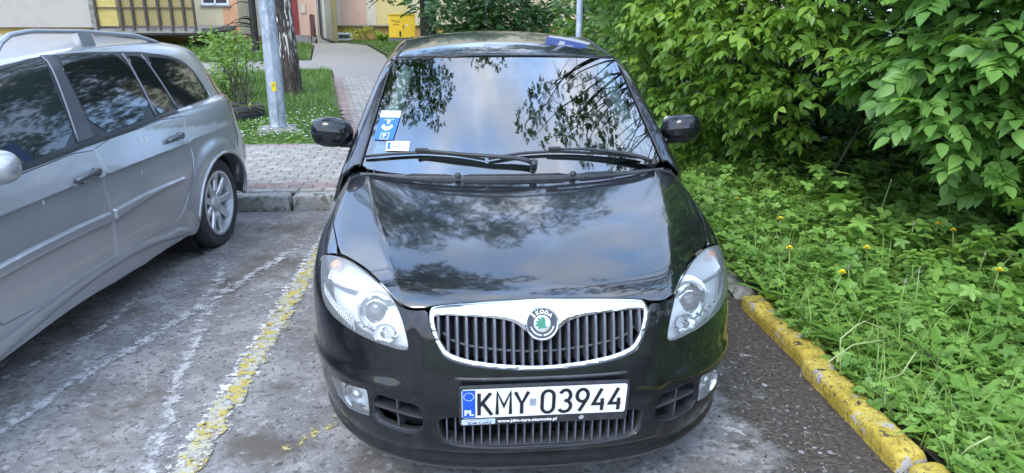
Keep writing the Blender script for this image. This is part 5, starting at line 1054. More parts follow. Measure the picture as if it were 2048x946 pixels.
# --- sign pole behind the black car, its parking sign above the picture
sp_=empty('sign_post',(.905,4.62,.1)); MB().lathe([(.029,0),(.029,3.0),(.02,3.02),(0,3.02)],14).build('pole',galv,sp_,True)
bl_=M('sign blue',(.01,.07,.42),.35,coat=.4); ws_=M('sign white',(.75,.77,.8),.35,coat=.3)
MB().prism(rrect(.44,.44,.04,5),(0,-.035,2.12),(1,0,0),(0,0,1),(0,-1,0),.004).build('sign_plate',bl_,sp_); text('sign_letter','P',.38,ws_,sp_,(0,-.041,2.12),(math.pi/2,0,0),.001,off=.01)
MB().prism(rrect(.44,.17,.03,5),(0,-.035,1.80),(1,0,0),(0,0,1),(0,-1,0),.004).build('lower_plate',ws_,sp_)
tag(sp_,'thin grey metal sign post standing on the pavement behind the black car','sign post')
# --- tyre used as a planter
tp=empty('tyre_planter',(-3.25,8.50,.05)); MB().lathe([(.20,.0),(.28,.005),(.325,.03),(.335,.06),(.327,.065),(.327,.075),(.337,.08),(.337,.115),(.328,.12),(.328,.13),(.336,.135),(.33,.165),(.315,.19),(.27,.205),(.215,.19),(.19,.15)],44,close=False).build('tyre',rubber,tp,True,40); MB().lathe([(0,.15),(.21,.14)],24).build('soil',soil,tp); tag(tp,'old black car tyre laid flat on the grass as a planter','planter')
# --- birch trunk
def M_bark():
    m=M_layers('birch bark',(.085,.068,.056),[((.035,.028,.024),10,.42,.56,(1.6,1.6,.30)),((.15,.12,.10),26,.54,.66,(1.4,1.4,.35))],rough=.95,bump=.6,bscale=60,bumpd=.02)
    t=m.node_tree;n=t.nodes.new;p=t.nodes['Principled BSDF'];src=p.inputs['Base Color'].links[0].from_socket; a=n('ShaderNodeAttribute');a.attribute_name='tint'; r=n('ShaderNodeMapRange'); r.inputs['From Min'].default_value=.40; r.inputs['From Max'].default_value=.52; t.links.new(a.outputs['Fac'],r.inputs['Value']); mx=n('ShaderNodeMix'); mx.data_type='RGBA'; t.links.new(r.outputs[0],mx.inputs['Factor']); t.links.new(src,mx.inputs[6]); mx.inputs[7].default_value=(.56,.53,.48,1); t.links.new(mx.outputs[2],p.inputs['Base Color']); return m
from mathutils import noise as mn
def trunk(name,parent,pts,rad,mat,nu=72,dv=.028,fiss=.018,white=1.):
    P=polyline(pts,max(8,int(np.sum(np.linalg.norm(np.diff(np.array(pts,float),axis=0),axis=1))/dv))); n=len(P); T=np.linspace(0,1,n); R=np.interp(T,np.linspace(0,1,len(rad)),rad); V=[];A=[]
    for i in range(n):
        for j in range(nu):
            a=2*math.pi*j/nu; c,s=math.cos(a),math.sin(a); z=P[i][2]
            f=mn.noise(Vector((c*3.2,s*3.2,z*1.1)))*1.0+.6*mn.noise(Vector((c*7,s*7,z*2.6+9))); rg=abs(f)   # ridged plates
            flare=1+.30*math.exp(-max(0,z-P[0][2])/.16)*(.7+.5*math.cos(a*5+1)); d=min(rg*2.2,1)
            r_=R[i]*flare+fiss*(d-.5); V.append((P[i][0]+c*r_,P[i][1]+s*r_,z)); 
            wn_=mn.noise(Vector((c*3.5+4,s*3.5,z*.8)))*.5+.5; zz=min(1,max(0,(z-P[0][2]-.3)/.5)); A.append((1-abs(d-.35)*2.2)*wn_*1.5*zz*white)
    F=[(i*nu+j,i*nu+(j+1)%nu,(i+1)*nu+(j+1)%nu,(i+1)*nu+j) for i in range(n-1) for j in range(nu)]; return link(name,fast(name,V,F,True,A),mat,parent)
# ================================================ plants
def norm(a): return a/(np.linalg.norm(a,axis=-1,keepdims=True)+1e-9)
def leaf_t(n=3,w=.32,fold=.10,droop=.18,tip=1.6,tooth=0.,lobes=0):
    V=[];T=np.linspace(0,1,n+1)
    for t in T:
        ww=w*(math.sin(math.pi*min(1,t**.8))**.8 if t<1 else 0)*(1-.25*t**tip)
        if lobes and 0<t<1: ww*=(.55+.45*((t*lobes)%1))
        z=-droop*t*t; V+= [(t,ww,z+fold*ww),(t,0,z-.0),(t,-ww,z+fold*ww)]
    F=[]
    for i in range(n): a=3*i; F+=[(a,a+3,a+4,a+1),(a+1,a+4,a+5,a+2)]
    return np.array(V),np.array(F)
def merge_t(parts):
    V=[];F=[];b=0
    for v,f,pos,ang,sc,tilt in parts:
        c,s=math.cos(ang),math.sin(ang); ct,st_=math.cos(tilt),math.sin(tilt); v=v*sc; v=np.stack([v[:,0]*ct+v[:,2]*st_,v[:,1],-v[:,0]*st_+v[:,2]*ct],1); v=np.stack([v[:,0]*c-v[:,1]*s,v[:,0]*s+v[:,1]*c,v[:,2]],1)+np.array(pos); V.append(v);F.append(f+b);b+=len(v)
    return np.concatenate(V),np.concatenate(F)
def frames(D,U):
    D=norm(D); S=norm(np.cross(U,D)); W=np.cross(D,S); return D,S,W
def scatter(T,pos,D,U,sc):
    V,F=T; D,S,W=frames(D,U); X=pos[:,None]+sc[:,None,None]*(V[None,:,0:1]*D[:,None]+V[None,:,1:2]*S[:,None]+V[None,:,2:3]*W[:,None]); m=len(V)
    return X.reshape(-1,3),(F[None]+m*np.arange(len(pos))[:,None,None]).reshape(-1,F.shape[1])
def foliage(name,Ts,pos,D,U,sc,mat,parent,kind='stuff',tint=None):
    Vs=[];Fs=[];A=[];b=0; k=rng.integers(0,len(Ts),len(pos)); tint=rng.random(len(pos)) if tint is None else tint
    for i,T in enumerate(Ts):
        s=k==i
        if not s.any(): continue
        v,f=scatter(T,pos[s],D[s],U[s],sc[s]); Vs.append(v);Fs.append(f+b);b+=len(v);A.append(np.repeat(tint[s],len(T[0])))
    o=link(name,fast(name,np.concatenate(Vs),np.concatenate(Fs),True,np.concatenate(A)),mat,parent)
    if kind:o['kind']=kind
    return o
def single_leaves(T,pos,D,U,sc,mat,parent,nmax=300,name='leaf'):
    mes=[]
    for t in T:
        me=fast(name,t[0],t[1],True,np.zeros(len(t[0]))); me.materials.append(mat); mes.append(me)
    D,S,W=frames(D,U)
    for i in range(min(nmax,len(pos))):
        o=bpy.data.objects.new(name,mes[i%len(mes)]); col.objects.link(o); o.parent=parent
        R=Matrix(((D[i][0],S[i][0],W[i][0]),(D[i][1],S[i][1],W[i][1]),(D[i][2],S[i][2],W[i][2]))); o.matrix_local=Matrix.Translation(Vector(pos[i]))@R.to_4x4()@Matrix.Scale(float(sc[i]),4)
oval=leaf_t(4,.31,.28,.24,1.8); point=leaf_t(4,.26,.22,.34,3.0)
def hexleaf(w,fold=.15,droop=.12,a=.33,b=.75): return np.array([(0,0,0),(a,w,fold*w-droop*a*a),(b,w*.8,fold*w-droop*b*b),(1,0,-droop),(b,-w*.8,fold*w-droop*b*b),(a,-w,fold*w-droop*a*a)]),np.array([(0,1,2,3),(0,3,4,5)])
small=hexleaf(.27,.2,.15,.30,.66); tiny=(np.array([(0,0,0),(.45,.26,.03),(1,0,-.1),(.45,-.26,.03)]),np.array([(0,1,2,3)]))
def stalk_t(L,w=.012): return np.array([(0,w,0),(L,w*.6,0),(L,-w*.6,0),(0,-w,0)]),np.array([(0,1,2,3)])
def pinnate(n,L,lf,ls,droop=.15):
    parts=[(*stalk_t(L+.02),(0,0,0),0,1,0)]
    for i in range(n):
        t=.38+.62*i/n
        for s in(-1,1): parts.append((*lf,(t*L,0,-droop*t*t),s*(1.05-.15*i/n),ls*(.85+.15*math.sin(3*t)),.12))
    parts.append((*lf,(L,0,-droop),0,ls*1.1,.15)); return merge_t(parts)
elderT=[pinnate(2,.62,oval,.52),pinnate(3,.80,oval,.47),pinnate(2,.70,oval,.50,.28)]
triT=[merge_t([(*stalk_t(.42),(0,0,0),0,1,0),(*point,(.42,0,-.03),0,.62,.25),(*point,(.36,0,-.02),1.15,.5,.3),(*point,(.36,0,-.02),-1.15,.5,.3)]),pinnate(2,.62,point,.46,.25)]
smallT=[pinnate(3,.8,small,.33)]; tinyT=[pinnate(3,.8,tiny,.36),pinnate(2,.7,tiny,.48)]
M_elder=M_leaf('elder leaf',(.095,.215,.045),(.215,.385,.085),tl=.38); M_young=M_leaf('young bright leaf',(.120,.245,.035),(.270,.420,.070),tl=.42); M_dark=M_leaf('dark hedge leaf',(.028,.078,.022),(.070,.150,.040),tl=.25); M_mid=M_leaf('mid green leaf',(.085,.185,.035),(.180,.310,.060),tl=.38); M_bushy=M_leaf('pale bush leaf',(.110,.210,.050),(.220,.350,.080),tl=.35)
barkm=M_layers('shrub bark',(.085,.07,.05),[((.035,.03,.022),14,.45,.6,(1,1,.3))],bump=.5,bscale=50); 
def blob(c,r,n,down=.25,flat_=1.):
    v=norm(rng.standard_normal((n*3,3))); v=v[v[:,2]>-.35][:n]; n=len(v); rr=r*(.55+.45*rng.random(n)); pos=np.array(c)+v*rr[:,None]*np.array([1,1,flat_]); D=v*np.array([1,1,.2])+rng.standard_normal((n,3))*np.array([.45,.45,.22]); D[:,2]-=down*.6; U=v*.30+np.array([-.05,-.12,1.])+rng.standard_normal((n,3))*.36; return pos,D,U
def gather(bl,per,down=.25):
    P=[];D=[];U=[]
    for c,r in bl: a=blob(c,r,int(per*r*r/.09),down); P.append(a[0]);D.append(a[1]);U.append(a[2])
    return np.concatenate(P),np.concatenate(D),np.concatenate(U)
def shrub(name,label,cat,base,blobs,per,size,Ts,mat,nleaf=300,stems=True,group=None,down=.25,facing=None,small_stems=.014,stemn=14):
    S=empty(name,base); tag(S,label,cat,group); b=np.array(base); P,D,U=gather(blobs,per,down)
    if facing is not None: D=D+np.array(facing)[None]*.6
    sc=size*(.75+.5*rng.random(len(P))); P=P-b; d=np.linalg.norm(P+b-CAM,axis=1)
    o=np.argsort(d)
    if nleaf: single_leaves(Ts,P[o[:nleaf]],D[o[:nleaf]],U[o[:nleaf]],sc[o[:nleaf]],mat,S,nleaf)
    o=o[nleaf:]; foliage('foliage',Ts,P[o],D[o],U[o],sc[o],mat,S)
    if stems:
        m=MB(); C_=[np.array(c)-b for c,r in blobs]; pick=rng.choice(len(C_),min(stemn,len(C_)),replace=False)
        for i in pick:
            c=C_[i]; a=rng.uniform(-.15,.15,3)*np.array([1,1,0]); mid=a+(c-a)*.5+np.array([0,0,.18*np.linalg.norm(c)])*(.6+.8*rng.random()); t=np.linspace(0,1,8)[:,None]; Q=(1-t)**2*a+2*t*(1-t)*mid+t*t*c; Q[1:-1]+=rng.standard_normal((6,3))*.02; m.tube(Q,np.linspace(small_stems*1.5,small_stems*.35,8),6,False)
        st2=m.build('stems',barkm,S,True); st2['kind']='stuff'
    return S
# hedge surface: lines (t, z) -> point
HB=np.array([(2.0,6.4),(2.15,5.35),(2.75,4.45),(3.2,3.9),(3.55,3.1),(3.85,2.3),(4.3,1.1),(4.9,-.2)]); HT=np.array([(1.55,5.6),(1.62,4.5),(1.85,3.7),(2.15,3.05),(2.45,2.45),(2.7,1.8),(3.1,.8),(3.8,-.5)])
def hs(t,z):   # t 0..1 along, z height
    i=t*(len(HB)-1); a=np.array([np.interp(i,range(len(HB)),HB[:,k]) for k in(0,1)]); b=np.array([np.interp(i,range(len(HT)),HT[:,k]) for k in(0,1)]); k=np.clip((z-.1)/1.15,0,1)**.8; return a*(1-k)+b*k
def hedge_blobs(t0,t1,dt,zs,r,inn=0.,jit=.10,skip=None):
    o=[]
    for t in np.arange(t0,t1,dt):
        for z in zs:
            if skip and skip(t,z): continue
            p=hs(t,z)+np.array([.8,.55])*inn; o.append(((p[0]+rng.normal(0,jit),p[1]+rng.normal(0,jit),z+rng.normal(0,jit*.6)),r*rng.uniform(.75,1.2)))
    return o
cave=lambda t,z: .48<t<.64 and z<1.12
bl=hedge_blobs(.12,.56,.037,(.45,.75,1.05,1.35,1.65,2.0,2.4),.25,0,.09,skip=lambda t,z:(z<.5 and t>.33) or (t>.40 and z<.8) or (t>.455 and z<1.2))
shrub('leafy_shrub','bright yellow green leafy shrub overhanging the weeds behind the wing mirror','shrub',(3.3,4.9,.1),bl,46,.155,triT,M_young,300,stemn=26)
bl=hedge_blobs(.60,1.0,.045,(.62,.90,1.18,1.45,1.75,2.1,2.5),.26,0,.09,skip=lambda t,z:(z<.8 and t<.67) or (t<.635 and z<1.15))+[((2.5,1.9,1.05),.20),((2.72,1.8,.78),.18)]
shrub('elder_shrub','elder shrub with broad rounded dark green leaflets at the frame edge','shrub',(4.3,2.6,.1),bl,62,.185,elderT,M_elder,300,stemn=20)
bl=hedge_blobs(-.0,.13,.035,(.3,.6,.9,1.2,1.5,1.8,2.2),.28,0,.1)
shrub('wild_shrub','small leaved shrub beside the rear window of the black car','shrub',(2.6,6.6,.1),bl,60,.13,smallT+triT,M_mid,200)
# darker mass behind
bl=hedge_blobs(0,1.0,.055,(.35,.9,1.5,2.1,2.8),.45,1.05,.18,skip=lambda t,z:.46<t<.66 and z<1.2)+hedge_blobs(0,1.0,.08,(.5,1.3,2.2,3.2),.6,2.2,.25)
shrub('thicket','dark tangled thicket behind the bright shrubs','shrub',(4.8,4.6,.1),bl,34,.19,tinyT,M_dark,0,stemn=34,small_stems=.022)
# stems standing in the dark gap
def sap(x,y,h,r,lean,lab):
    S=empty('sapling',(x,y,.12)); MB().tube([(0,0,-.05),(lean*.3,.02,h*.35),(lean*.7,-.01,h*.7),(lean,0.03,h)],[r*1.2,r,r*.85,r*.7],8).build('trunk',barkm,S,True); tag(S,lab,'sapling','saplings in the dark gap under the shrubs')
for i,(x,y,h,r,l) in enumerate(((3.55,4.35,2.3,.035,.05),(3.75,4.15,2.4,.028,-.05),(3.9,4.2,2.2,.03,.06),(3.95,3.8,2.3,.022,.0),(3.5,4.7,2.2,.03,.1))): sap(x,y,h,r,l,'slim bare sapling trunk standing in the dark gap under the shrubs')
S=empty('pruned_branch',(3.05,3.45,.15)); MB().tube([(-.45,-.15,-.02),(-.2,.05,.16),(.1,.3,.45),(.35,.45,.80)],[.010,.009,.008,.006],6).build('stem',M('pale twig',(.22,.20,.17),.7),S,True); tag(S,'bare thin branch leaning out of the dark gap under the shrubs','branch')
S=empty('pruned_branch',(3.72,2.3,.16)); MB().tube([(-.32,.05,.03),(-.1,.08,.10),(.1,.12,.17)],[.011,.012,.014],6).tube([(-.1,.08,.10),(-.06,.2,.20)],[.008,.005],5).build('stem',bpy.data.materials['pale twig'],S,True); tag(S,'broken pale stick lying under the elder leaves','branch')
S=empty('tree_stump',(4.0,2.45,.1)); trunk('trunk',S,[(0,0,-.02),(.02,0,.2),(-.03,.02,.42)],[.085,.075,.07],barkm,30,.03,.01); tag(S,'short mossy stump half hidden below the elder shrub','stump')
# ---- ground cover of the bed
def bedpts(n,dens):
    P=np.stack([rng.uniform(1.40,4.9,n*2),rng.uniform(-1.3,6.3,n*2)],1); hx=np.interp(P[:,1],HB[::-1,1],HB[::-1,0])+.7; k=(P[:,0]<hx)&(P[:,0]>1.445+.03*np.sin(P[:,1]*9)+.02*np.sin(P[:,1]*23))&(rng.random(len(P))<dens(P)); return P[k][:n]
near=lambda P:np.clip(1.15-np.hypot(P[:,0]-.5,P[:,1]+1)/8.5,.25,1)
hq=lambda P:.5+.5*np.sin(P[:,0]*2.1+1.3)*np.sin(P[:,1]*1.7+.4)
ovals=hexleaf(.40,.15,.12,.32,.78)
clov=merge_t([(*ovals,(0,0,0),a,.5,-.12) for a in(0,2.09,4.19)]); four=merge_t([(*oval,(0,0,0),a,.55,-.1) for a in(0,1.25,2.5,3.77,5.03)]); pair=merge_t([(*ovals,(0,0,0),a,.5,-.25) for a in(0,3.14)]+[(*ovals,(0,0,.12),a,.38,-.4) for a in(1.57,4.71)])
weed=M_leaf('weed leaf',(.115,.235,.042),(.230,.390,.075),tl=.3); weed2=M_leaf('clover leaf',(.125,.255,.055),(.230,.390,.085),tl=.3); grassm=M_leaf('grass blade',(.145,.250,.045),(.270,.390,.095),tl=.35,rough=.5); dand=M_leaf('dandelion leaf',(.105,.235,.035),(.200,.350,.065),tl=.3)
def cover(name,n,Ts,s0,s1,h0,h1,mat,dens=near,tilt=.35):
    P=bedpts(n,dens); m=len(P); h=(h0+(h1-h0)*rng.random(m)**1.3)*(.35+1.1*hq(P)*(.6+.8*np.clip(np.sin(P[:,0]*6.3+P[:,1]*2.9)*np.sin(P[:,1]*5.1-P[:,0]*2),0,1))); pos=np.stack([P[:,0],P[:,1],bedz(P[:,0],P[:,1])+h],1); a=rng.uniform(0,6.28,m); D=np.stack([np.cos(a),np.sin(a),rng.normal(0,tilt*.7,m)],1); U=np.stack([rng.normal(-.12,tilt,m),rng.normal(-.12,tilt,m),np.ones(m)],1); return foliage(name,Ts,pos,D,U,s0+(s1-s0)*rng.random(m),mat,None)
cover('clover',26000,[clov,pair],.026,.056,.02,.17,weed2)
cover('ground_cover',8000,[clov,pair,clov,four],.045,.085,.05,.28,weed)
nar=hexleaf(.27,.3,.22,.38,.72); four=merge_t([(*nar,(0,0,0),a,.58,-.1) for a in(0,1.25,2.5,3.77,5.03)])
tall=merge_t([(*nar,(0,0,0),a,.62,-.15) for a in(0,1.2,2.45,3.8,5.1)]+[(*ovals,(0,0,.10),a,.4,-.4) for a in(.6,2.7,4.6)])
cover('tall_weeds',3600,[tall,clov,four],.08,.145,.14,.46,weed,lambda P:np.clip((P[:,0]-1.75)*.9,0,1)*np.clip(.25+1.2*np.sin(P[:,0]*2.7+P[:,1]*1.9)**2,0,1))
cover('low_weeds',9000,[pair,small if False else ovals],.04,.09,.01,.12,weed)
def blades(name,P,zf,h0,h1,w,mat,lean=.5,parent=None):
    n=len(P); a=rng.uniform(0,6.28,n); h=h0+(h1-h0)*rng.random(n)**1.4; d=np.stack([np.cos(a),np.sin(a)],1); q=np.stack([-d[:,1],d[:,0]],1); L=lean*(.3+rng.random(n)); V=[];z0=zf(P[:,0],P[:,1])
    for t,wt in((0,1),(.45,.8),(.8,.45),(1,.05)):
        c=P+d*(L*h*t*t)[:,None]; z=z0+h*t*(1-.35*L*t); 
        for s in(-1,1): V.append(np.concatenate([c+q*(s*w*wt*(.6+.8*((a*7)%1)))[:,None],z[:,None]],1))
    V=np.stack(V,1).reshape(-1,3); F=(np.array([(0,1,3,2),(2,3,5,4),(4,5,7,6)])[None]+8*np.arange(n)[:,None,None]).reshape(-1,4); o=link(name,fast(name,V,F,True,np.repeat(rng.random(n),8)),mat,parent); o['kind']='stuff'; return o
gp=bedpts(12000,lambda P:near(P)*np.clip(1.25-(P[:,0]-1.4)*.45,.2,1)*(.35+.65*(np.sin(P[:,0]*5+P[:,1]*3)*np.sin(P[:,1]*4.3)>-.1))); blades('grass',gp,bedz,.10,.36,.0027,grassm,1.0)
gp=bedpts(4200,lambda P:np.exp(-((P[:,0]-1.95)/.25)**2-((P[:,1]+.2)/.5)**2)+.02); blades('grass_tuft',gp,bedz,.15,.36,.0028,grassm,.8)
P=bedpts(1300,near); blades('dead_stalks',P,bedz,.06,.24,.0016,bpy.data.materials['stalk browns'],1.3)
toothed=leaf_t(14,.15,.25,.30,.5,lobes=7)
m_=[];posL=[];DL=[];UL=[];SL=[]
for P in bedpts(420,near):
    k=rng.integers(5,10); a0=rng.uniform(0,6.28)
    for i in range(k):
        a=a0+i*6.28/k+rng.normal(0,.2); e=rng.uniform(.25,1.1); posL.append((P[0],P[1],bedz(P[0],P[1])+.03)); DL.append((math.cos(a),math.sin(a),e)); UL.append((-math.cos(a)*e,-math.sin(a)*e,1)); SL.append(rng.uniform(.14,.27))
foliage('dandelion_leaves',[toothed],np.array(posL),np.array(DL),np.array(UL),np.array(SL),dand,None)
# dandelion flowers and seed stalks
petal=M('dandelion yellow',(.85,.66,.03),.6); stemg=M('pale stem',(.20,.30,.08),.5); seedm=M('seed head',(.22,.22,.16),.8)
def flower(x,y,h,lab,open_=True,lean=(0,0),grp=None):
    z0=float(bedz(x,y)); S=empty('dandelion' ,(x,y,z0)); t=np.array([lean[0],lean[1],h]); MB().tube([(0,0,0),(lean[0]*.3,lean[1]*.3,h*.5),t],[.0035,.003,.0028],6).build('stem',stemg,S,True)
    if open_:
        m=MB()
        for k in range(3):
            for i in range(16):
                a=6.28*i/16+k*.2; r=.019-.005*k; d=np.array([math.cos(a),math.sin(a),0]);q=np.array([-d[1],d[0],0])*.0028; z=np.array([0,0,.003*k]); m.add([t+z-q*.5,t+z+q*.5,t+d*r+z*1.8+q+np.array([0,0,.004]),t+d*r+z*1.8-q+np.array([0,0,.004])],[(0,1,2,3)])
        m.build('flower_head',petal,S); MB().lathe([(.002,-.012),(.007,-.006),(.006,.002)],8,t).build('calyx',stemg,S,True)
    else: MB().lathe([(.002,-.016),(.006,-.008),(.0065,.0),(.003,.010),(.005,.014),(0,.012)],9,t).build('seed_head',seedm,S,True)
    tag(S,lab,'dandelion',grp or ('dandelion flowers in the weeds' if open_ else 'dandelion stalks gone to seed'))
FL=[(1.78,2.77,.26,'topmost small dandelion flower in the weeds near the black car'),(1.85,2.23,.26,'orange yellow dandelion flower just below the topmost one'),(1.65,1.69,.25,'low dandelion flower nearest the headlight of the black car'),(2.09,1.64,.26,'small dandelion flower among round leaves left of the tall stalks'),(1.68,1.3,.25,'full yellow dandelion flower nearest the end of the yellow kerb'),(2.86,1.81,.27,'orange dandelion flower on a straight stem under the elder'),(2.54,1.26,.26,'yellow dandelion flower nearest the frame edge'),(2.78,2.05,.24,'half closed dandelion flower highest up below the elder leaves'),(2.78,1.88,.25,'faded dandelion flower beside the orange one under the elder')]
for x,y,h,l in FL: flower(x,y,h,l,True,(rng.normal(0,.02),rng.normal(0,.02)))
for x,y,h,lx,ly,l in ((3.05,2.34,.60,-.06,-.05,'tallest green dandelion stalk gone to seed before the elder leaves'),(3.10,2.36,.47,.0,-.1,'shorter seed stalk standing right beside the tallest one'),(2.60,2.42,.44,.02,-.05,'upright dandelion seed stalk before the dark gap'),(2.56,2.0,.30,-.03,-.06,'seed stalk half way between the dark gap and the elder'),(2.66,1.45,.30,.03,-.1,'seed stalk curving over near the orange flower'),(2.60,1.46,.30,-.03,-.07,'seed stalk beside the curving one near the orange flower'),(1.98,1.05,.34,-.04,-.03,'seed stalk in the middle of the weeds'),(1.86,1.0,.33,-.03,-.05,'shorter seed stalk in the middle of the weeds'),(1.85,1.4,.25,-.05,-.03,'small seed stalk near the round leaved clump')):
    flower(x,y,h,l,False,(lx,ly))
for P_,l in (([(1.30,.60,.20),(1.45,.68,.235),(1.62,.74,.22),(1.74,.86,.10)],'fallen pale stalk lying across the yellow kerb'),([(1.40,.66,.12),(1.38,.67,.27),(1.50,.72,.33),(1.66,.78,.25),(1.75,.85,.1)],'bent pale stalk arching over the kerb joint'),([(1.50,.05,.14),(1.47,.02,.10),(1.46,-.03,.20),(1.52,-.05,.26),(1.56,-.02,.22),(1.60,0,.08)],'curled pale stalk at the near end of the kerb'),([(1.46,.42,.10),(1.50,.50,.17),(1.60,.55,.15),(1.70,.62,.22),(1.80,.7,.12)],'pale stalk lying along the kerb edge')):
    o=MB().tube(polyline(P_,14),.0032,6).build('fallen_stalk',M('straw stem',(.33,.38,.16),.55) if 'straw stem' not in bpy.data.materials else bpy.data.materials['straw stem'],None,True); tag(o,l,'stalk')
# ---- lawn grass on the left
def poly_pts(poly,n): 
    poly=np.array(poly,float); lo,hi=poly.min(0),poly.max(0); P=rng.uniform(lo,hi,(n*3,2)); return P[pip(P,poly)][:n]
LA=[(-4.6,6.2),(xl(6.2)-.06,6.2),(xl(9.5)-.06,9.5),(-5.4,9.5)]
lg_=M_leaf('lawn blade',(.070,.150,.027),(.145,.250,.052),tl=.3,rough=.5)
blades('grass',poly_pts(LA,26000),lambda x,y:.05+0*x,.03,.095,.003,lg_,.7); blades('grass_tuft',poly_pts([(-4.6,6.15),(xl(6.2)-.05,6.15),(xl(6.6)-.05,6.6),(-4.6,6.6)],2600),lambda x,y:.05+0*x,.04,.12,.003,lg_,.9)
blades('grass',poly_pts([(-8,9.5),(xl(9.5)-.08,9.5),(xl(16.4)-.08,16.4),(-6,15.2),(-8,15.2)],16000),lambda x,y:.05+0*x,.05,.16,.006,lg_,.6)
blades('grass',poly_pts([(-14,18.4),(-7.5,19.1),(-4.35,19.9),(-5.6,27.3),(-12,27.8)],14000),lambda x,y:.04+0*x,.08,.26,.010,lg_,.6)
blades('grass',poly_pts([(xr(12),12),(3,12),(3,28),(-3.3,30.5),(-4.5,30.3),(-4.3,29.1),(-3.3,27.6),(-2.1,21.6),(xr(20.4)+.06,20.4)],11000),lambda x,y:.04+0*x,.08,.22,.010,lg_,.6)
P=poly_pts([(-2.9,6.2),(-1.6,6.2),(-2.0,8.5),(-3.1,8.5)],500); m=len(P); foliage('lawn_weeds',[clov],np.stack([P[:,0],P[:,1],np.full(m,.09)],1),norm(rng.standard_normal((m,3))*np.array([1,1,.2])),np.stack([rng.normal(0,.3,m),rng.normal(0,.3,m),np.ones(m)],1),.04+.05*rng.random(m),weed2,None)
P=poly_pts([(-2.9,6.6),(-1.7,6.6),(-2.0,9.0),(-2.9,9.0)],90); m=MB()
for x,y in P: m.lathe([(.012,0),(.008,.006),(0,.007)],6,(x,y,.11+.02*rng.random()))
tag(m.build('daisies',M('daisy white',(.7,.7,.66),.6),None),kind='stuff')
stalks(2500,-2.95,-1.35,6.15,6.5,'soil_litter',bpy.data.materials['mould crumbs'],.055,.01,.03,.004)
# ---- planter shrub and lawn bushes
def ell(c,r,n,br): 
    v=norm(rng.standard_normal((n,3))); return [(tuple(np.array(c)+v[i]*np.array(r)*rng.uniform(.35,1)),br*rng.uniform(.7,1.2)) for i in range(n)]
shrub('garden_bush','airy pale green bush growing out of the tyre planter','bush',(-3.25,8.75,.15),ell((-3.30,8.8,.85),(.38,.3,.42),20,.14),75,.08,[small,oval],M_bushy,0,stemn=16,small_stems=.007,down=.0)
shrub('garden_bush','pale green bush on the lawn beyond the tyre planter','bush',(-4.6,12.6,.05),ell((-4.6,12.6,.80),(.50,.4,.45),26,.17),65,.09,[small,oval],M_bushy,0,stemn=14,small_stems=.009,down=.0)
shrub('garden_bush','low loose bush between the estate car and the birch trunk','bush',(-4.15,10.6,.05),ell((-4.0,10.7,.45),(.5,.4,.35),22,.18),65,.09,[small,oval],M_bushy,0,stemn=8,small_stems=.007,down=.0)
t_=leaf_t(5,.05,.2,.7,1.0); S=empty('sedge_tuft',(-3.10,8.42,.2)); n=46; a=rng.uniform(0,6.28,n); foliage('leaves',[t_],np.zeros((n,3)),np.stack([np.cos(a),np.sin(a),rng.uniform(.3,1.3,n)],1),np.stack([-np.cos(a),-np.sin(a),np.ones(n)],1),rng.uniform(.12,.28,n),M_leaf('striped sedge leaf',(.16,.22,.05),(.35,.36,.12),tl=.3),S,None); tag(S,'yellowish sedge tuft on the soil of the tyre planter','plant')
# ---- trees
def tree(name,label,cat,base,tr,rad,blobs,per,size,Ts,mat,barkmat,limbs=10,fiss=.012,white=0,group=None):
    S=empty(name,base); tag(S,label,cat,group); b=np.array(base); top=np.array(tr[-1]); trunk('trunk',S,tr,rad,barkmat,40 if white==0 else 84,.05 if white==0 else .03,fiss,white)
    P,D,U=gather(blobs,per,.35); P=P-b; o=foliage('crown',Ts,P,D,U,size*(.7+.6*rng.random(len(P))),mat,S,None)
    m=MB(); C_=[np.array(c)-b for c,r in blobs]
    for i in rng.choice(len(C_),min(limbs,len(C_)),replace=False):
        c=C_[i]; k=rng.uniform(.35,.95); a=np.array(tr[0])*(1-k)+top*k; a=np.array([np.interp(a[2],[p[2] for p in tr],[p[0] for p in tr]),np.interp(a[2],[p[2] for p in tr],[p[1] for p in tr]),a[2]])
        mid=a+(c-a)*.5+np.array([0,0,.12*np.linalg.norm(c-a)]); t=np.linspace(0,1,9)[:,None]; Q=(1-t)**2*a+2*t*(1-t)*mid+t*t*c; Q[1:-1]+=rng.standard_normal((7,3))*.05; m.tube(Q,np.linspace(min(.03,rad[-1]*.8),.006,9),6,False)
        for j in(3,4,5,6,7,8):
            e=Q[j]+rng.normal(0,.28,3); m.tube([Q[j],(Q[j]+e)/2+np.array([0,0,.05]),e],[.007,.005,.003],4,False)
    q=m.build('limbs',barkmat,S,True); return S
bk_=M_bark()
tree('birch_tree','thick birch trunk with fissured black and white bark beside the lamp post','tree',(-3.12,11.35,.03),[(0,0,-.05),(.0,0,.5),(-.05,0,1.6),(-.10,.05,4.2),(0,.1,9.5)],[.185,.165,.160,.14,.06],ell((-1.2,10.4,8.2),(4.6,3.4,3.2),120,.60),34,.145,tinyT,M_dark,bk_,26,.020,1.)
darkbark=M_layers('dark bark',(.035,.03,.024),[((.015,.013,.010),12,.45,.6,(1.5,1.5,.3))],bump=.6,bscale=40,bumpd=.02)
tree('maple_tree','dark tree trunk rising behind the yellow cabinet with leafy low branches','tree',(-.95,24.2,0),[(0,0,-.05),(0,0,1.5),(.1,0,4.5)],[.30,.27,.2],ell((-.9,24.3,5.2),(3.2,3,2.4),50,.8)+[((-1.9,22.9,2.0),.30),((-2.4,22.7,1.75),.22),((-1.4,23.0,2.1),.4)],22,.33,tinyT,M_dark,darkbark,12)
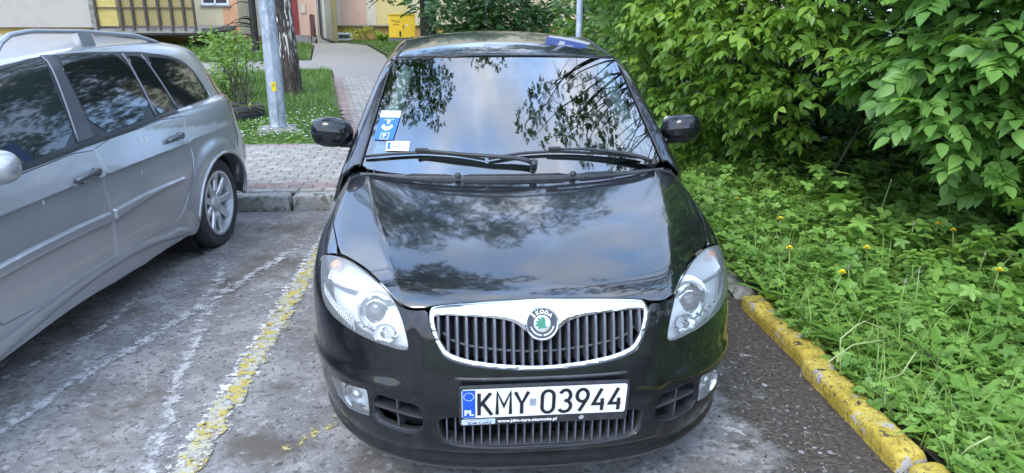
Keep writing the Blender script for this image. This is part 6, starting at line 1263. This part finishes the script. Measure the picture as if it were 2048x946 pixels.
tree('lime_tree','tall tree beyond the estate car with a crown over the bay','tree',(-6.8,3.4,0),[(0,0,-.05),(.1,0,3),(.4,0,8.5)],[.26,.2,.1],ell((-2.6,3.7,8.8),(3.4,2.4,1.7),95,.45),60,.115,tinyT,M_dark,darkbark,18)
tree('cherry_tree','tall tree in the thicket whose branches hang over the black car','tree',(5.6,4.4,.1),[(0,0,-.05),(-.1,0,2),(-.6,-.1,6.0)],[.2,.16,.08],ell((3.1,1.7,6.9),(2.5,1.9,1.2),46,.22)+ell((5.9,7.4,5.8),(2.4,3.0,2.4),44,.6),55,.125,tinyT,M_dark,darkbark,80)
tree('ash_tree','broad tree rising out of the thicket further back','tree',(4.2,13.5,.1),[(0,0,-.05),(0,0,3),(.2,0,7)],[.24,.2,.1],ell((3.9,12.6,6.0),(3.0,3.2,3.2),80,.75),24,.22,tinyT,M_dark,darkbark,16)
# pine with needle tufts
S=empty('pine_tree',(-6.38,22,0)); trunk('trunk',S,[(0,0,-.05),(.02,0,2),(0,0,7)],[.115,.105,.06],darkbark,24,.08,.008,0)
needle=merge_t([(*leaf_t(1,.035,0,.1),(0,0,0),a,1,t) for a in np.linspace(0,6.28,9,endpoint=False) for t in(-.9,-.3,.3)]); P=[];m=MB()
for k in range(22):
    a=rng.uniform(2.2,4.6) if k<13 else rng.uniform(0,6.28); z=rng.uniform(.45,2.6) if k<14 else rng.uniform(2.5,7); L=rng.uniform(.7,1.7); d=np.array([math.cos(a),math.sin(a),0]); Q=np.array([d*L*t+np.array([0,0,z+.12*math.sin(3*t)-.22*t*t*L]) for t in np.linspace(0,1,7)]); MB().tube(Q,np.linspace(.022,.006,7),5,False).build('branch',darkbark,S,True)
    for j in range(1,7):
        for s in range(3 if j>3 else 2): P.append(Q[j]+rng.normal(0,.09,3))
P=np.array(P); n=len(P); foliage('needles',[needle],P,rng.standard_normal((n,3)),rng.standard_normal((n,3)),.10+.05*rng.random(n),M_leaf('pine needle',(.03,.05,.022),(.06,.085,.035),tl=.1),S,None); tag(S,'dark pine with thin trunk and needle tufts before the block','tree')
# bushes along the building and the far green belt
shrub('garden_bush','rounded yellow green bush under the basement window','bush',(-4.05,30.0,.03),ell((-4.05,29.9,.40),(.65,.3,.28),22,.16),60,.12,[small],M_leaf('golden leaf',(.16,.22,.03),(.38,.40,.06),tl=.3),0,stems=False,down=0)
S=empty('fern',(-3.1,29.9,.03)); n=70; a=rng.uniform(0,6.28,n); foliage('fronds',[leaf_t(6,.14,.1,.5,.6,lobes=5)],np.zeros((n,3)),np.stack([np.cos(a),np.sin(a),rng.uniform(.5,1.8,n)],1),np.stack([-np.cos(a),-np.sin(a),np.ones(n)],1),rng.uniform(.45,.85,n),M_bushy,S,None); tag(S,'light green fern between the golden bush and the yellow cabinet','fern')
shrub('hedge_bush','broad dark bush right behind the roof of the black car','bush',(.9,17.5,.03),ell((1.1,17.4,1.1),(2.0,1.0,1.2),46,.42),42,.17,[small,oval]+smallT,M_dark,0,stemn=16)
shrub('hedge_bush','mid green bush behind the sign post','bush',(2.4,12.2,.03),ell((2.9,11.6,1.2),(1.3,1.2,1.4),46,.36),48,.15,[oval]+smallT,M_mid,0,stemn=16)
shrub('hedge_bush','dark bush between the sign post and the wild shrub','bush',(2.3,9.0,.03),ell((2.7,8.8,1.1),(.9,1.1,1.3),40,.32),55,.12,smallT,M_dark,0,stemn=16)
shrub('hedge_bush','light twiggy bush hanging beside the rear corner of the roof','bush',(2.7,7.4,.1),ell((2.3,7.3,1.35),(.65,.6,.5),22,.22),60,.11,smallT,M_mid,0,stemn=16)
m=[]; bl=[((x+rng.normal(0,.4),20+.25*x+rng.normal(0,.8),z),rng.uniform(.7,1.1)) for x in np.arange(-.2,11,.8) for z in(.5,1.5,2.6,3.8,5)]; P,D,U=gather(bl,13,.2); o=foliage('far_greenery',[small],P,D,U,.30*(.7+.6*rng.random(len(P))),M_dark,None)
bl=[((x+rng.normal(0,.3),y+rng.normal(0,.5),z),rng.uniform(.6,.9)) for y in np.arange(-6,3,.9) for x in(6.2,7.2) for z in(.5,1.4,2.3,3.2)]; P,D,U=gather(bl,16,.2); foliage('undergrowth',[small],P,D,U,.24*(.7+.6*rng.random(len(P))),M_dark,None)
